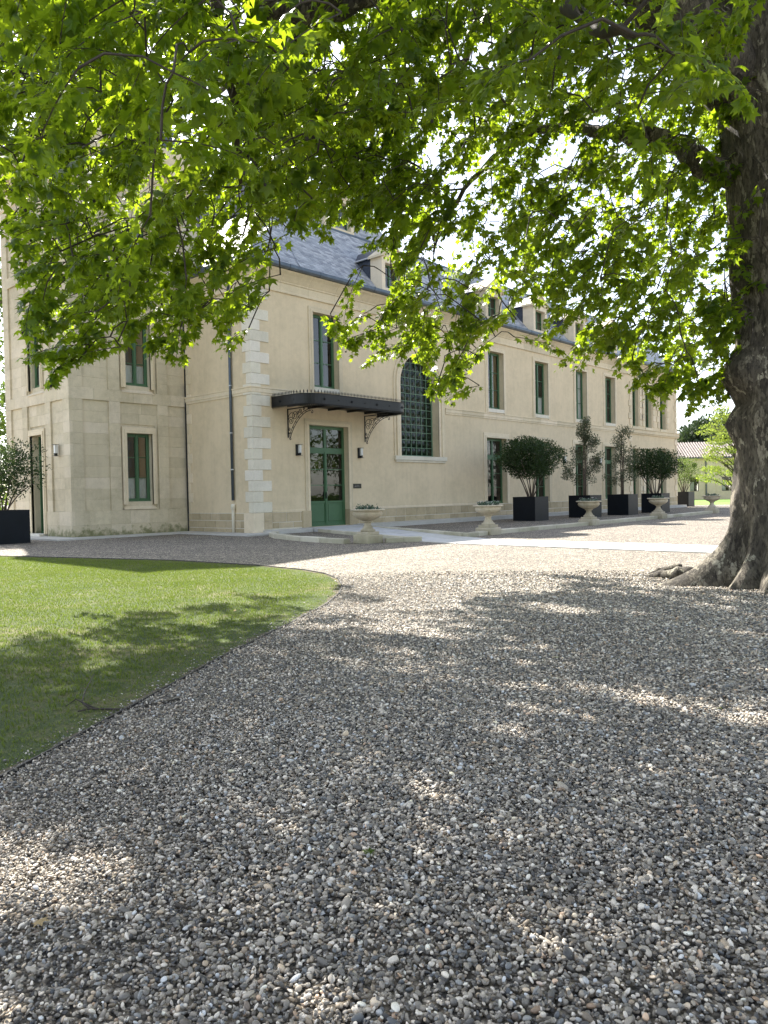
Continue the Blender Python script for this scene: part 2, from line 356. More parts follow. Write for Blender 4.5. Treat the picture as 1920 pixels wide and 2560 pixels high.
def surround(parent,x0,x1,z0,z1,w=.18,mat='pale_stone',T=ID,flip=False,proud=.035,foot=True,name='window_surround',steps=2):
    for i in range(steps):
        ww=w*(1-i*.5); pr=proud*(1+.5*i)
        mb=MB(T,flip); c=.006
        mb.cbox(x0-ww,x0-.001*i,-pr,.02,z0,z1,c); mb.cbox(x1+.001*i,x1+ww,-pr,.02,z0,z1,c); mb.cbox(x0-ww,x1+ww,-pr-.001,.02,z1+.001,z1+ww,c)
        mb.build(name,mat,parent)

# ================================================================ SETTING: ground
LAWN=[gnd(a/1.8433,1360+b/1.8433) for a,b in [(0,58),(400,68),(800,78),(1200,102),(1400,122),(1500,140),(1560,165),(1578,200),(1560,235),(1500,285),(1340,370),(1200,440),(1000,540),(850,625),(650,735),(500,815),(300,930),(150,1010),(0,1090)]]
_d0=(LAWN[0]-LAWN[1]); _d1=(LAWN[-1]-LAWN[-2])
LAWN=[LAWN[0]+_d0/np.linalg.norm(_d0)*14]+[LAWN[0]+_d0/np.linalg.norm(_d0)*5]+LAWN+[LAWN[-1]+_d1/np.linalg.norm(_d1)*2.5,LAWN[-1]+_d1/np.linalg.norm(_d1)*9]
LXY=np.array(LAWN)[:,:2]
def in_poly(P,poly):
    x,y=P[:,0],P[:,1]; ins=np.zeros(len(P),bool); n=len(poly); j=n-1
    for i in range(n):
        xi,yi=poly[i]; xj,yj=poly[j]
        c=((yi>y)!=(yj>y))&(x<(xj-xi)*(y-yi)/(yj-yi+1e-12)+xi); ins^=c; j=i
    return ins
g=MB(); g.quad((-400,-400,GZ),(600,-400,GZ),(600,600,GZ),(-400,600,GZ)); structure(g.build('gravel_court','gravel'))
g=MB(); g.quad(*[(p[0],p[1],GZ+.004) for p in LAWN[::-1]]); structure(g.build('lawn','lawn_soil'))
# rolled steel edging along the lawn
e=MB(); pts=[Vector((p[0],p[1],0)) for p in LAWN]
for a,b in zip(pts,pts[1:]):
    t=(b-a).normalized(); nn=Vector((t.y,-t.x,0))*.006
    v=[(a-nn),(b-nn),(b+nn),(a+nn)]; z0,z1=GZ-.02,GZ+.022
    e.add([(q.x,q.y,z0) for q in v]+[(q.x,q.y,z1) for q in v],[(4,5,6,7),(0,1,5,4),(2,3,7,6)])
tag(e.build('lawn_edging','edging'),'thin dark metal strip edging the lawn against the gravel','edging')
# bare soil along the lawn's edge
bs=MB(); cx_=np.mean(LXY,0)
ii=[]
for a,b in zip(LAWN[2:-1],LAWN[3:]):
    nseg=max(1,int(np.linalg.norm(b-a)/.12)); ii+=[a+(b-a)*t for t in np.linspace(0,1,nseg,endpoint=False)]
ins=[]
for k,p in enumerate(ii):
    q=ii[min(k+1,len(ii)-1)]-ii[max(k-1,0)]; nn=np.array([q[1],-q[0],0]); nn/=np.linalg.norm(nn)+1e-9
    if not in_poly(np.array([(p+nn*.05)[:2]]),LXY)[0]: nn=-nn
    ins.append(p+nn*(.02+.06*abs(math.sin(k*.37)+.6*math.sin(k*.91))*random.uniform(.5,1.2)))
for k in range(len(ii)-1): bs.quad(*[(p_[0],p_[1],GZ+.0075) for p_ in (ii[k],ii[k+1],ins[k+1],ins[k])])
plain('bare_soil',(.105,.085,.05),.95,0,.5,14,.6); structure(bs.build('bare_soil_edge','bare_soil'))
# path of pale stone from the door, then straight across the court
pl=[(2.0,-.75),(-.62,-7.4),(-.86,-8.6),(-.86,-30)]; pr=[(4.35,-.75),(1.42,-7.4),(.95,-8.4),(.95,-30)]
def lerp(a,b,t): return (a[0]+(b[0]-a[0])*t,a[1]+(b[1]-a[1])*t)
pg=MB(); pg.quad(*[(x,y,GZ+.008) for x,y in pl+pr[::-1]]); path=structure(pg.build('path','mortar'))
def zpath(y): return GZ+.02+max(0,(y+7.4)/6.6)*.09
for (L0,L1),(R0,R1),n in (((pl[0],pl[1]),(pr[0],pr[1]),8),((pl[1],pl[2]),(pr[1],pr[2]),1),((pl[2],pl[3]),(pr[2],pr[3]),18)):
    for i in range(n):
        a,b=i/n+.004,(i+1)/n-.004
        for s0,s1 in ((0.003,.497),(.503,.997)):
            q=[]
            for t,ss in ((a,s0),(a,s1),(b,s1),(b,s0)):
                l=lerp(L0,L1,t); r=lerp(R0,R1,t); q.append(lerp(l,r,ss))
            k=MB(); k.add([(x,y,zpath(y)) for x,y in q]+[(x,y,GZ) for x,y in q],[(3,2,1,0),(0,1,5,4),(1,2,6,5),(2,3,7,6),(3,0,4,7)])
            k.build('paving_slab','path_stone',path)
# paving strips at the foot of the walls
st=structure(MB().box(.3,1.95,-.62,-.002,GZ,.012).build('wall_paving','paving'))
MB().box(4.4,34.75,-.62,-.002,GZ,.045).build('wall_paving','paving',st)
MB().box(2.0,4.35,-.76,.3,GZ,.022).build('threshold','path_stone',st)
MB().add([(-.9,-.85,GZ),(.3,-.85,GZ),(.3,-.002,GZ),(-.002,-.002,GZ),(-.002,3.74,GZ),(-4.22,3.74,GZ),(-4.22,9,GZ),(-5.1,9,GZ),(-5.1,2.9,GZ),(-.9,2.9,GZ)]+
         [(-.9,-.85,-.055),(.3,-.85,-.055),(.3,-.002,-.055),(-.002,-.002,-.055),(-.002,3.74,-.055),(-4.22,3.74,-.055),(-4.22,9,-.055),(-5.1,9,-.055),(-5.1,2.9,-.055),(-.9,2.9,-.055)],
   [tuple(range(10,20))]+[(i,(i+1)%10,10+(i+1)%10,10+i) for i in range(10)]).build('wall_paving','paving',st)
# kerbs of low stone round the gravel beds
def kerb(name_pts,step=1.0,w=.20,h=.125):
    P=[Vector((x,y,0)) for x,y in name_pts]; L=[0]
    for a,b in zip(P,P[1:]): L.append(L[-1]+(b-a).length)
    def ev(s):
        for i in range(len(P)-1):
            if s<=L[i+1]+1e-9: return P[i].lerp(P[i+1],(s-L[i])/(L[i+1]-L[i]))
        return P[-1]
    run=bpy.data.objects.new('kerb',None); COL.objects.link(run); structure(run)
    n=max(1,round(L[-1]/step))
    for i in range(n):
        a,b=ev(L[-1]*i/n+.006),ev(L[-1]*(i+1)/n-.006); t=(b-a).normalized(); nn=Vector((-t.y,t.x,0))*(w/2)*random.uniform(.94,1.06); hh=GZ+h*random.uniform(.93,1.07); c=.012
        q=[a-nn,b-nn,b+nn,a+nn]; qi=[a-nn*.86+t*c,b-nn*.86-t*c,b+nn*.86-t*c,a+nn*.86+t*c]
        MB().add([(p.x,p.y,GZ-.02) for p in q]+[(p.x,p.y,hh-c) for p in q]+[(p.x,p.y,hh) for p in qi],
            [(8,9,10,11)]+[(i_,(i_+1)%4,4+(i_+1)%4,4+i_) for i_ in range(4)]+[(4+i_,4+(i_+1)%4,8+(i_+1)%4,8+i_) for i_ in range(4)]).build('kerb_stone','kerb_stone',run)
kerb([(.05,-1.0),(-.6,-1.6),(-1.2,-2.6),(-1.7,-4.2),(-1.95,-5.6),(-1.95,-6.15)],.9)
kerb([(-1.2,-6.75),(-.5,-7.35)],.45)
kerb([(2.0,-.9),(-.5,-7.2)],1.1,.12,.1)
kerb([(4.32,-.7),(1.5,-7.2)],1.0,.16,.125)
kerb([(1.42,-7.3),(2.5,-7.18)],.55)
for a,b in (((3.1,-7.12),(8.8,-7.0)),((9.42,-7.0),(14.95,-6.85)),((15.57,-6.85),(22.1,-6.55))): kerb([a,b],1.15)
# far lawn and pale drive
g=MB(); fl=[gnd(1600,1249),gnd(2000,1243.5),gnd(2000,1256),gnd(1845,1260),gnd(1760,1262.5),gnd(1600,1264)]
g.quad(*[(p[0],p[1],GZ+.006) for p in fl]); structure(g.build('far_lawn','far_lawn'))

# ================================================================ MAIN WING
W=thing('mansion_wing','long two-storey cream rendered wing with slate mansard roof and green windows','building',(0,0,0))
EAVE=8.53; END=34.75
UP=[(2.68,3.89),(13.18,14.44),(17.15,18.4),(21.2,22.42),(24.55,25.77),(28.1,28.95),(29.9,30.85),(32.1,33.0)]
LO=[(13.0,14.6),(17.05,18.4),(21.05,22.4),(24.4,25.8),(28.1,28.95),(29.9,30.85),(32.1,33.0)]
DOOR=(2.40,4.29,.03,3.55)
AX0,AX1,AZ0,ASP=7.21,9.61,2.60,5.45; ACX=(AX0+AX1)/2; AR=(AX1-AX0)/2
holes=[DOOR]+[(a,b,4.87,7.44) for a,b in UP]+[(a,b,.60,3.55) for a,b in LO]+[(AX0,AX1,AZ0,ASP+AR)]
# (arch handled apart: rebuild the sheet with a rectangular hole and round spandrels)
wl=MB()
hs=holes[:-1]
us=holes[-1]
wall_sheet(wl,0,END,-.2,EAVE+.05,hs+[us],0,0.0)
for a,b,c,e in hs:
    rv=.34
    wl.quad((a,0,c),(a,0,e),(a,rv,e),(a,rv,c)); wl.quad((b,0,c),(b,rv,c),(b,rv,e),(b,0,e)); wl.quad((a,0,e),(b,0,e),(b,rv,e),(a,rv,e)); wl.quad((a,0,c),(a,rv,c),(b,rv,c),(b,0,c))
NA=20; arc=[(ACX-AR*math.cos(PI*i/NA),ASP+AR*math.sin(PI*i/NA)) for i in range(NA+1)]
for (xa,za),(xb,zb) in zip(arc,arc[1:]):
    wl.quad((xa,0,za),(xb,0,zb),(xb,0,ASP+AR),(xa,0,ASP+AR)); wl.quad((xa,0,za),(xb,0,zb),(xb,.42,zb),(xa,.42,za))
wl.quad((AX0,0,AZ0),(AX0,0,ASP),(AX0,.42,ASP),(AX0,.42,AZ0)); wl.quad((AX1,0,AZ0),(AX1,.42,AZ0),(AX1,.42,ASP),(AX1,0,ASP)); wl.quad((AX0,0,AZ0),(AX0,.42,AZ0),(AX1,.42,AZ0),(AX1,0,AZ0))
wl.build('wall','render_wall',W)
w2=MB(); w2.quad((0,0,-.2),(0,0,EAVE+.05),(0,3.74,EAVE+.05),(0,3.74,-.2)); w2.quad((0,3.74,8),(0,3.74,12),(0,9,12),(0,9,8)); w2.build('side_wall','render_wall',W)
w3=MB(); w3.quad((END,0,-.2),(END,9,-.2),(END,9,EAVE),(END,0,EAVE)); w3.quad((0,9,-.2),(0,9,11),(END,9,11),(END,9,-.2)); w3.build('end_wall','render_wall',W)
# dark rooms behind the windows
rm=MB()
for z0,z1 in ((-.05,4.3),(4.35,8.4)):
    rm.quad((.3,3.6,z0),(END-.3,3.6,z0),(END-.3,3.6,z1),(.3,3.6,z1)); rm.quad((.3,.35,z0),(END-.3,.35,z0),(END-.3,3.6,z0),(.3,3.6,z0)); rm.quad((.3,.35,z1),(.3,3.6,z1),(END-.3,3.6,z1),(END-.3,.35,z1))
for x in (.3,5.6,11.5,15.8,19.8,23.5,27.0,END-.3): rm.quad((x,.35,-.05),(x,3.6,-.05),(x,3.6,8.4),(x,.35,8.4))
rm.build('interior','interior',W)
# plinth courses
mo=MB(); 
for a,b in ((0,2.19),(4.5,END)): mo.box(a-.012 if a==0 else a,b,-.012,.0,GZ,.585)
mo.box(-.012,.0,-.012,3.74,GZ,.585); mo.build('mortar_bed','mortar',W)
def course(u0,u1,z0,z1,ln,off,T=ID,flip=False,mat='plinth_stone',proud=.03,gap=.026,jit=.25,name='plinth_stone'):
    u=u0-off*ln
    while u<u1-.01:
        e=u+ln*random.uniform(1-jit,1+jit); a,b=max(u,u0),min(e,u1)
        if b-a>.06:
            p=proud+random.uniform(-.003,.003); MB(T,flip).cbox(a+gap/2,b-gap/2,-p,.004,z0+gap/2,z1-gap/2,.006).build(name,mat,W)
        u=e
for (u0,u1) in ((.72,2.19),(4.5,END)):
    course(u0,u1,.045,.25,.6,.4,jit=.12); course(u0,u1,.25,.58,.58,0,jit=.12)
TL=lambda u,d,z:(d,u,z)
course(.5,3.74,GZ,.08,.62,.2,TL,True); course(.5,3.74,.08,.33,.6,.5,TL,True); course(.5,3.74,.33,.58,.62,.1,TL,True)
MB().cbox(-.05,.36,-.05,.5,GZ,.58,.008).build('corner_plinth','pale_stone',W)
MB().cbox(.37,.71,-.04,.004,.05,.30,.006).build('plinth_stone','plinth_stone',W); MB().cbox(.37,.71,-.04,.004,.31,.58,.006).build('plinth_stone','plinth_stone',W)
# sloped render fillet above the plinth
MB().prism([(-.032,.58),(0,.58),(0,.66)],0,.75,2.19).build('plinth_fillet','render_wall',W); MB().prism([(-.032,.58),(0,.58),(0,.66)],0,4.5,13).build('plinth_fillet','render_wall',W)
# quoins at the near corner and the inner corner
zq=.585; k=0; hq=.3455
while zq<7.83:
    long=k%2==0; MB().cbox(-.035,.72 if long else .36,-.035,.24 if long else .41,zq+.004,min(zq+hq,7.85)-.004,.010).build('quoin','white_stone',W)
    zq+=hq; k+=1
zq=.6; k=0
while zq<8.3:
    MB().cbox(-.016,.01,3.735-(.33 if k%2 else .19),3.739,zq+.006,zq+.335,.006).build('quoin','pale_stone',W); zq+=.345; k+=1
# far-end chains of quoins round the last windows
for xs,zs in (([27.95],(.6,4.35)),([27.95,29.05,29.75,30.95,31.95,33.1],(4.9,7.5)),([29.05,29.75,30.95],(.6,3.4)),([34.74],(.6,7.8))):
    for xq in xs:
        zq=zs[0];k=0
        while zq<zs[1]-.1:
            wd=.42 if k%2 else .26
            MB().cbox(xq-wd,xq,-.045,.004,zq+.01,zq+.36,.02).build('quoin','pale_stone',W) if xq in (27.95,29.75,31.95,34.74) else MB().cbox(xq,xq+wd,-.045,.004,zq+.01,zq+.36,.02).build('quoin','pale_stone',W)
            zq+=.37;k+=1
# string course, cornice, gutter in lengths
SP=[(0,4.40),(-.03,4.40),(-.03,4.46),(-.05,4.48),(-.05,4.60),(-.07,4.62),(-.07,4.65),(0,4.66)]
CP=[(0,7.85),(-.055,7.85),(-.055,7.90),(-.035,7.93),(-.035,8.17),(-.07,8.18),(-.07,8.22),(-.10,8.25),(-.16,8.33),(-.24,8.42),(-.33,8.49),(-.34,8.535),(0,8.535)]
def lengths(prof,name,mat,x0,x1,step,skip=(),corner=True,gap=.003):
    n=round((x1-x0)/step)
    for i in range(n):
        a,b=x0+(x1-x0)*i/n,x0+(x1-x0)*(i+1)/n
        for s0,s1 in skip:
            if a<s0<b: b=s0
            if a<s1<b: a=s1
        if any(s0<=a and b<=s1 for s0,s1 in skip) or b-a<.02: continue
        if i==0 and corner:   # mitre at the corner: d outward is used on both faces
            v=[(d,d,z) for d,z in prof]+[(b-gap,d,z) for d,z in prof]; m_=len(prof)
            MB().add(v,[(j,(j+1)%m_,m_+(j+1)%m_,m_+j) for j in range(m_)]+[tuple(range(m_)),tuple(range(m_,2*m_))[::-1]]).build(name,mat,W)
            v=[(d,d,z) for d,z in prof]+[(d,3.739,z) for d,z in prof]
            MB().add(v,[(j,(j+1)%m_,m_+(j+1)%m_,m_+j) for j in range(m_)]).build(name,mat,W)
        else: MB().prism(prof,0,a+gap,b-gap).build(name,mat,W)
lengths(SP,'string_course','pale_stone',0,27.2,1.6,skip=((6.75,10.05),))
lengths([(d*2.6,z+ (.0 if z<4.5 else .06)) for d,z in SP],'string_course','pale_stone',27.2,END+.15,1.9,corner=False)
lengths(CP,'cornice_stone','pale_stone',0,END+.1,1.25)
GP=[(-.30,8.54),(-.44,8.545),(-.475,8.60),(-.475,8.70),(-.44,8.71),(-.44,8.62),(-.30,8.60)]
lengths(GP,'gutter','zinc',0,END+.2,1.35,gap=.002)
GX=MB()
for i in range(1,26): 
    x=i*1.35; GX.tube([(x,-.30,8.535),(x,-.445,8.540),(x,-.481,8.60),(x,-.481,8.705)],.008,4)
GX.build('gutter_seams','zinc',W)
# downpipe on the side wall
dp=MB(); dp.tube([(-.075,1.02,8.4),(-.075,1.02,1.0)],.048,10); dp.tube([(-.075,1.02,8.4),(-.2,.9,8.5)],.048,10); d_=dp.build('downpipe','zinc',W,True)
for z in (4.75,3.2,2.0,6.5): MB().tube([(-.075,1.02,z),(-.075,1.02,z+.03)],.06,10).build('bracket','lead_white',d_)
MB().lathe([(.045,GZ),(.055,.6),(.055,.72),(.075,.73),(.075,.86),(.06,.88)],12,(-.075,1.02)).build('cast_foot','white_stone',d_,True)
# surrounds
for i,(a,b) in enumerate(UP[:5]):
    surround(W,a,b,4.66,7.44,.19); MB().cbox(a-.0,b+.0,-.05,.22,4.70,4.868,.008).build('window_sill','white_stone',W)
for a,b in LO[:4]: surround(W,a,b,.59,3.55,.22)
for a,b in UP[5:]: MB().cbox(a-.05,b+.05,-.06,.22,4.72,4.868,.008).build('window_sill','pale_stone',W)
surround(W,DOOR[0],DOOR[1],.02,DOOR[3],.20,name='door_surround')
# stone jamb blocks at the feet of the door
for a,b in ((2.02,2.41),(4.28,4.66)): MB().cbox(a,b,-.06,.2,.02,.60,.008).build('door_plinth','plinth_stone',W)
# windows of the wing
wc=[None,[(13.2,13.62,4.9,7.4,'curtain_and_glint'),(13.82,14.02,4.9,7.4,'curtain_and_glint'),(14.03,14.4,4.9,7.4,'brown_curtain')],[(17.2,17.4,4.9,7.4,'curtain_and_glint'),(17.8,17.98,4.9,7.4,'curtain_and_glint'),(17.99,18.3,4.9,5.75,'curtain_and_glint')],
    [(21.4,21.5,4.9,7.4,'curtain_and_glint'),(21.85,22.4,4.9,7.4,'curtain_and_glint')],[(24.62,24.8,4.9,7.4,'curtain_and_glint')],None,None,None]  # white sheets mostly stand in for sky mirrored in the sashes; brown is cloth
for (a,b),c in zip(UP,wc): casement(W,a,b,4.87,7.44,.22,3,curtain_and_glint=c)
lc=[[(13.05,13.3,.7,3.4,'curtain_and_glint')],None,[(21.1,21.35,.7,3.5,'curtain_and_glint'),(21.6,21.8,.7,3.5,'curtain_and_glint')],[(24.45,24.68,.7,3.5,'curtain_and_glint'),(24.95,25.15,.7,3.5,'curtain_and_glint')],None,None,None]  # white strips stand in for bright reflections in the panes
for (a,b),c in zip(LO,lc): casement(W,a,b,.60,3.55,.24,3,transom=.85,curtain_and_glint=c)
# entrance door
dr=casement(W,DOOR[0],DOOR[1],DOOR[2],DOOR[3],.20,3,panel=.78,transom=.86,name='door')
dr['label']='green half-glazed double door under the canopy'
h=MB(); h.box(3.30,3.33,.13,.17,1.0,1.22); h.tube([(3.315,.15,1.12),(3.315,.10,1.12),(3.20,.10,1.12)],.011,6); h.build('door_handle','black_iron',dr)
# arched window of bottle glass
MB().cbox(6.80,10.03,-.10,.40,2.43,2.595,.010).build('window_sill','white_stone',W); MB().cbox(6.86,9.97,-.06,.05,2.35,2.432,.012).build('sill_moulding','white_stone',W)
def arch_band(r0,r1,y0,y1,mat,parent,name):
    mb=MB(); n=24; A=[(AX0+AR-r,) for r in (r0,r1)]
    P0=[(ACX-r0,AZ0)]+[(ACX-r0*math.cos(PI*i/n),ASP+r0*math.sin(PI*i/n)) for i in range(n+1)]+[(ACX+r0,AZ0)]
    P1=[(ACX-r1,AZ0)]+[(ACX-r1*math.cos(PI*i/n),ASP+r1*math.sin(PI*i/n)) for i in range(n+1)]+[(ACX+r1,AZ0)]
    k=len(P0); v=[(x,y0,z) for x,z in P0]+[(x,y0,z) for x,z in P1]+[(x,y1,z) for x,z in P0]+[(x,y1,z) for x,z in P1]; f=[]
    for i in range(k-1): f+=[(i,i+1,k+i+1,k+i),(i,2*k+i,2*k+i+1,i+1),(k+i,k+i+1,3*k+i+1,3*k+i)]
    mb.add(v,f); return mb.build(name,mat,parent)
arch_band(1.48,1.60,-.035,.01,'pale_stone',W,'arch_moulding'); arch_band(1.33,1.479,-.085,.01,'pale_stone',W,'arch_moulding'); arch_band(AR,1.329,-.04,.02,'pale_stone',W,'arch_moulding')
arch_band(1.06,1.195,.06,.30,'pale_stone',W,'arch_jamb') if 0 else None
AW=arch_band(AR-.055,AR,.33,.40,'lead_green',W,'arched_window')
pw=(AX1-AX0-.1)/7; ph=(ASP-AZ0-.06)/9
pm=MB(); rr=[.0,.035,.05,.10,.135]; hz=[.03,.022,.004,.010,.002]; nn=10; vs=[(0,-.03,0)]
for r,hh in zip(rr[1:],hz[1:]): vs+=[(r*math.cos(2*PI*j/nn),-hh,r*math.sin(2*PI*j/nn)) for j in range(nn)]
fs=[(0,1+j,1+(j+1)%nn) for j in range(nn)]+[(1+i*nn+j,1+(i+1)*nn+j,1+(i+1)*nn+(j+1)%nn,1+i*nn+(j+1)%nn) for i in range(3) for j in range(nn)]
pm.add(vs,fs); pm.box(-pw/2+.008,pw/2-.008,.0,.006,-ph/2+.008,ph/2-.008); pme=pm.mesh('bullseye_pane'); pme.materials.append(M['bottle_glass']); pme.polygons.foreach_set('use_smooth',[i<40 for i in range(len(pme.polygons))])
for r in range(13):
    for c in range(7):
        x=AX0+.05+(c+.5)*pw; z=AZ0+.05+(r+.5)*ph
        if r>=9 and math.hypot(abs(x-ACX)+pw*.4,z+ph*.4-ASP)>AR-.03: continue
        p=bpy.data.objects.new('bullseye_pane',pme); link(p,AW); p.location=(x,.36,z); p.rotation_euler=(random.uniform(-.05,.05),random.uniform(0,6) if 0 else 0,random.uniform(-.05,.05)); p.scale=(1,random.uniform(.6,1.3),1)
ld=MB()
for c in range(8):
    x=AX0+.05+c*pw; top=ASP+math.sqrt(max(0,(AR-.03)**2-(x-ACX)**2)); ld.box(x-.011,x+.011,.338,.372,AZ0,max(top,ASP*0+AZ0))
for r in range(14):
    z=AZ0+.05+r*ph; hw=AR if z<ASP else math.sqrt(max(0,AR**2-(z-ASP)**2)); ld.box(ACX-hw,ACX+hw,.336,.370,z-.011,z+.011)
ld.box(AX0,AX1,.32,.40,AZ0,AZ0+.055); ld.build('lead_bars','lead_green',AW)
MB().quad((AX0,.41,AZ0),(AX1,.41,AZ0),(AX1,.41,ASP+AR),(AX0,.41,ASP+AR)).build('backing','interior',AW)

# ---------------------------------------------------------------- roof of the wing
def zr(y): return 8.70+.42*(y+.35) if y<.15 else 8.91+1.095*(y-.15)
RY=2.85; RZ=zr(RY)
rs=MB()
rs.quad((-.40,-.40,8.68),(END+.3,-.40,8.68),(END+.3,.15,8.90),(.15,.15,8.90)); rs.quad((.15,.15,8.90),(END+.3,.15,8.90),(END+.3,RY,RZ),(RY,RY,RZ))
rs.quad((-.40,-.40,8.68),(.15,.15,8.90),(.15,6,8.90),(-.40,6,8.68)); rs.quad((.15,.15,8.90),(RY,RY,RZ),(RY,6,RZ),(.15,6,8.90))
rs.quad((RY,RY,RZ),(END+.3,RY,RZ),(END+.3,9,RZ+.35),(RY,9,RZ+.35))
roof=rs.build('roof','slate_dark',W)
SV=[];SF=[];SR=[]
def slate_row(p0,p1,upv,nrm,wd,ex,off):
    L=np.linalg.norm(p1-p0); t=(p1-p0)/L; u=-off*wd
    while u<L:
        a,b=max(u+.003,0),min(u+wd-.003,L)
        if b-a>.03:
            k=len(SV); j=random.uniform(-.004,.004); th=.013
            q0=p0+t*a+nrm*(th+.006+j); q1=p0+t*b+nrm*(th+.006+random.uniform(-.003,.003)+j); q2=p0+t*b+upv*ex*1.3+nrm*.003; q3=p0+t*a+upv*ex*1.3+nrm*.003
            SV.extend([q0,q1,q2,q3,q0-nrm*th,q1-nrm*th]); SF.extend([(k,k+1,k+2),(k,k+2,k+3),(k+4,k+5,k+1),(k+4,k+1,k)]); SR.extend([min(1,max(0,random.gauss(.5,.34)))]*6)
        u+=wd
def slope(y0,y1,x1,hipped=True,zf=zr,ex=.125,wd=.22,x0=0):
    dz=zf(y1)-zf(y0); ln=math.hypot(y1-y0,dz); upv=np.array([0,(y1-y0)/ln,dz/ln]); nr=np.array([0,-dz/ln,(y1-y0)/ln]); n=int(ln/ex)
    for i in range(n):
        y=y0+(y1-y0)*i*ex/ln; z=zf(y0)+dz*i*ex/ln; xa=(y+.02) if hipped else x0
        slate_row(np.array([xa,y,z+.0]),np.array([x1,y,z]),upv,nr,wd,ex,.5*(i%2)+random.uniform(-.03,.03))
slope(-.40,.15,END+.3); slope(.15,RY,END+.3)
# hip flashing, eaves end, break flashing
MB().tube([(-.41,-.41,8.70),(.15,.15,8.95),(RY,RY,RZ+.04)],.055,6).build('hip_flashing','lead_white',roof)
MB().box(RY-.1,END+.3,RY-.06,RY+.12,RZ-.03,RZ+.05).build('ridge_flashing','zinc',roof)
fl_=MB(); 
for i in range(8):
    t0,t1=i/8,(i+1)/8; y0,y1=-.3+(RY+.25)*t0,-.3+(RY+.25)*t1; x0_,x1_=2.16+1.35*t0**1.3,2.16+1.35*t1**1.3
    fl_.add([(x0_,y0,zr(y0)+.022),(x0_+.05,y0,zr(y0)+.022),(x1_+.05,y1,zr(y1)+.022),(x1_,y1,zr(y1)+.022)],[(0,1,2,3)])
fl_.build('crease_shade','zinc',roof)  # thin dark strip stands in for the shade line in the roof crease
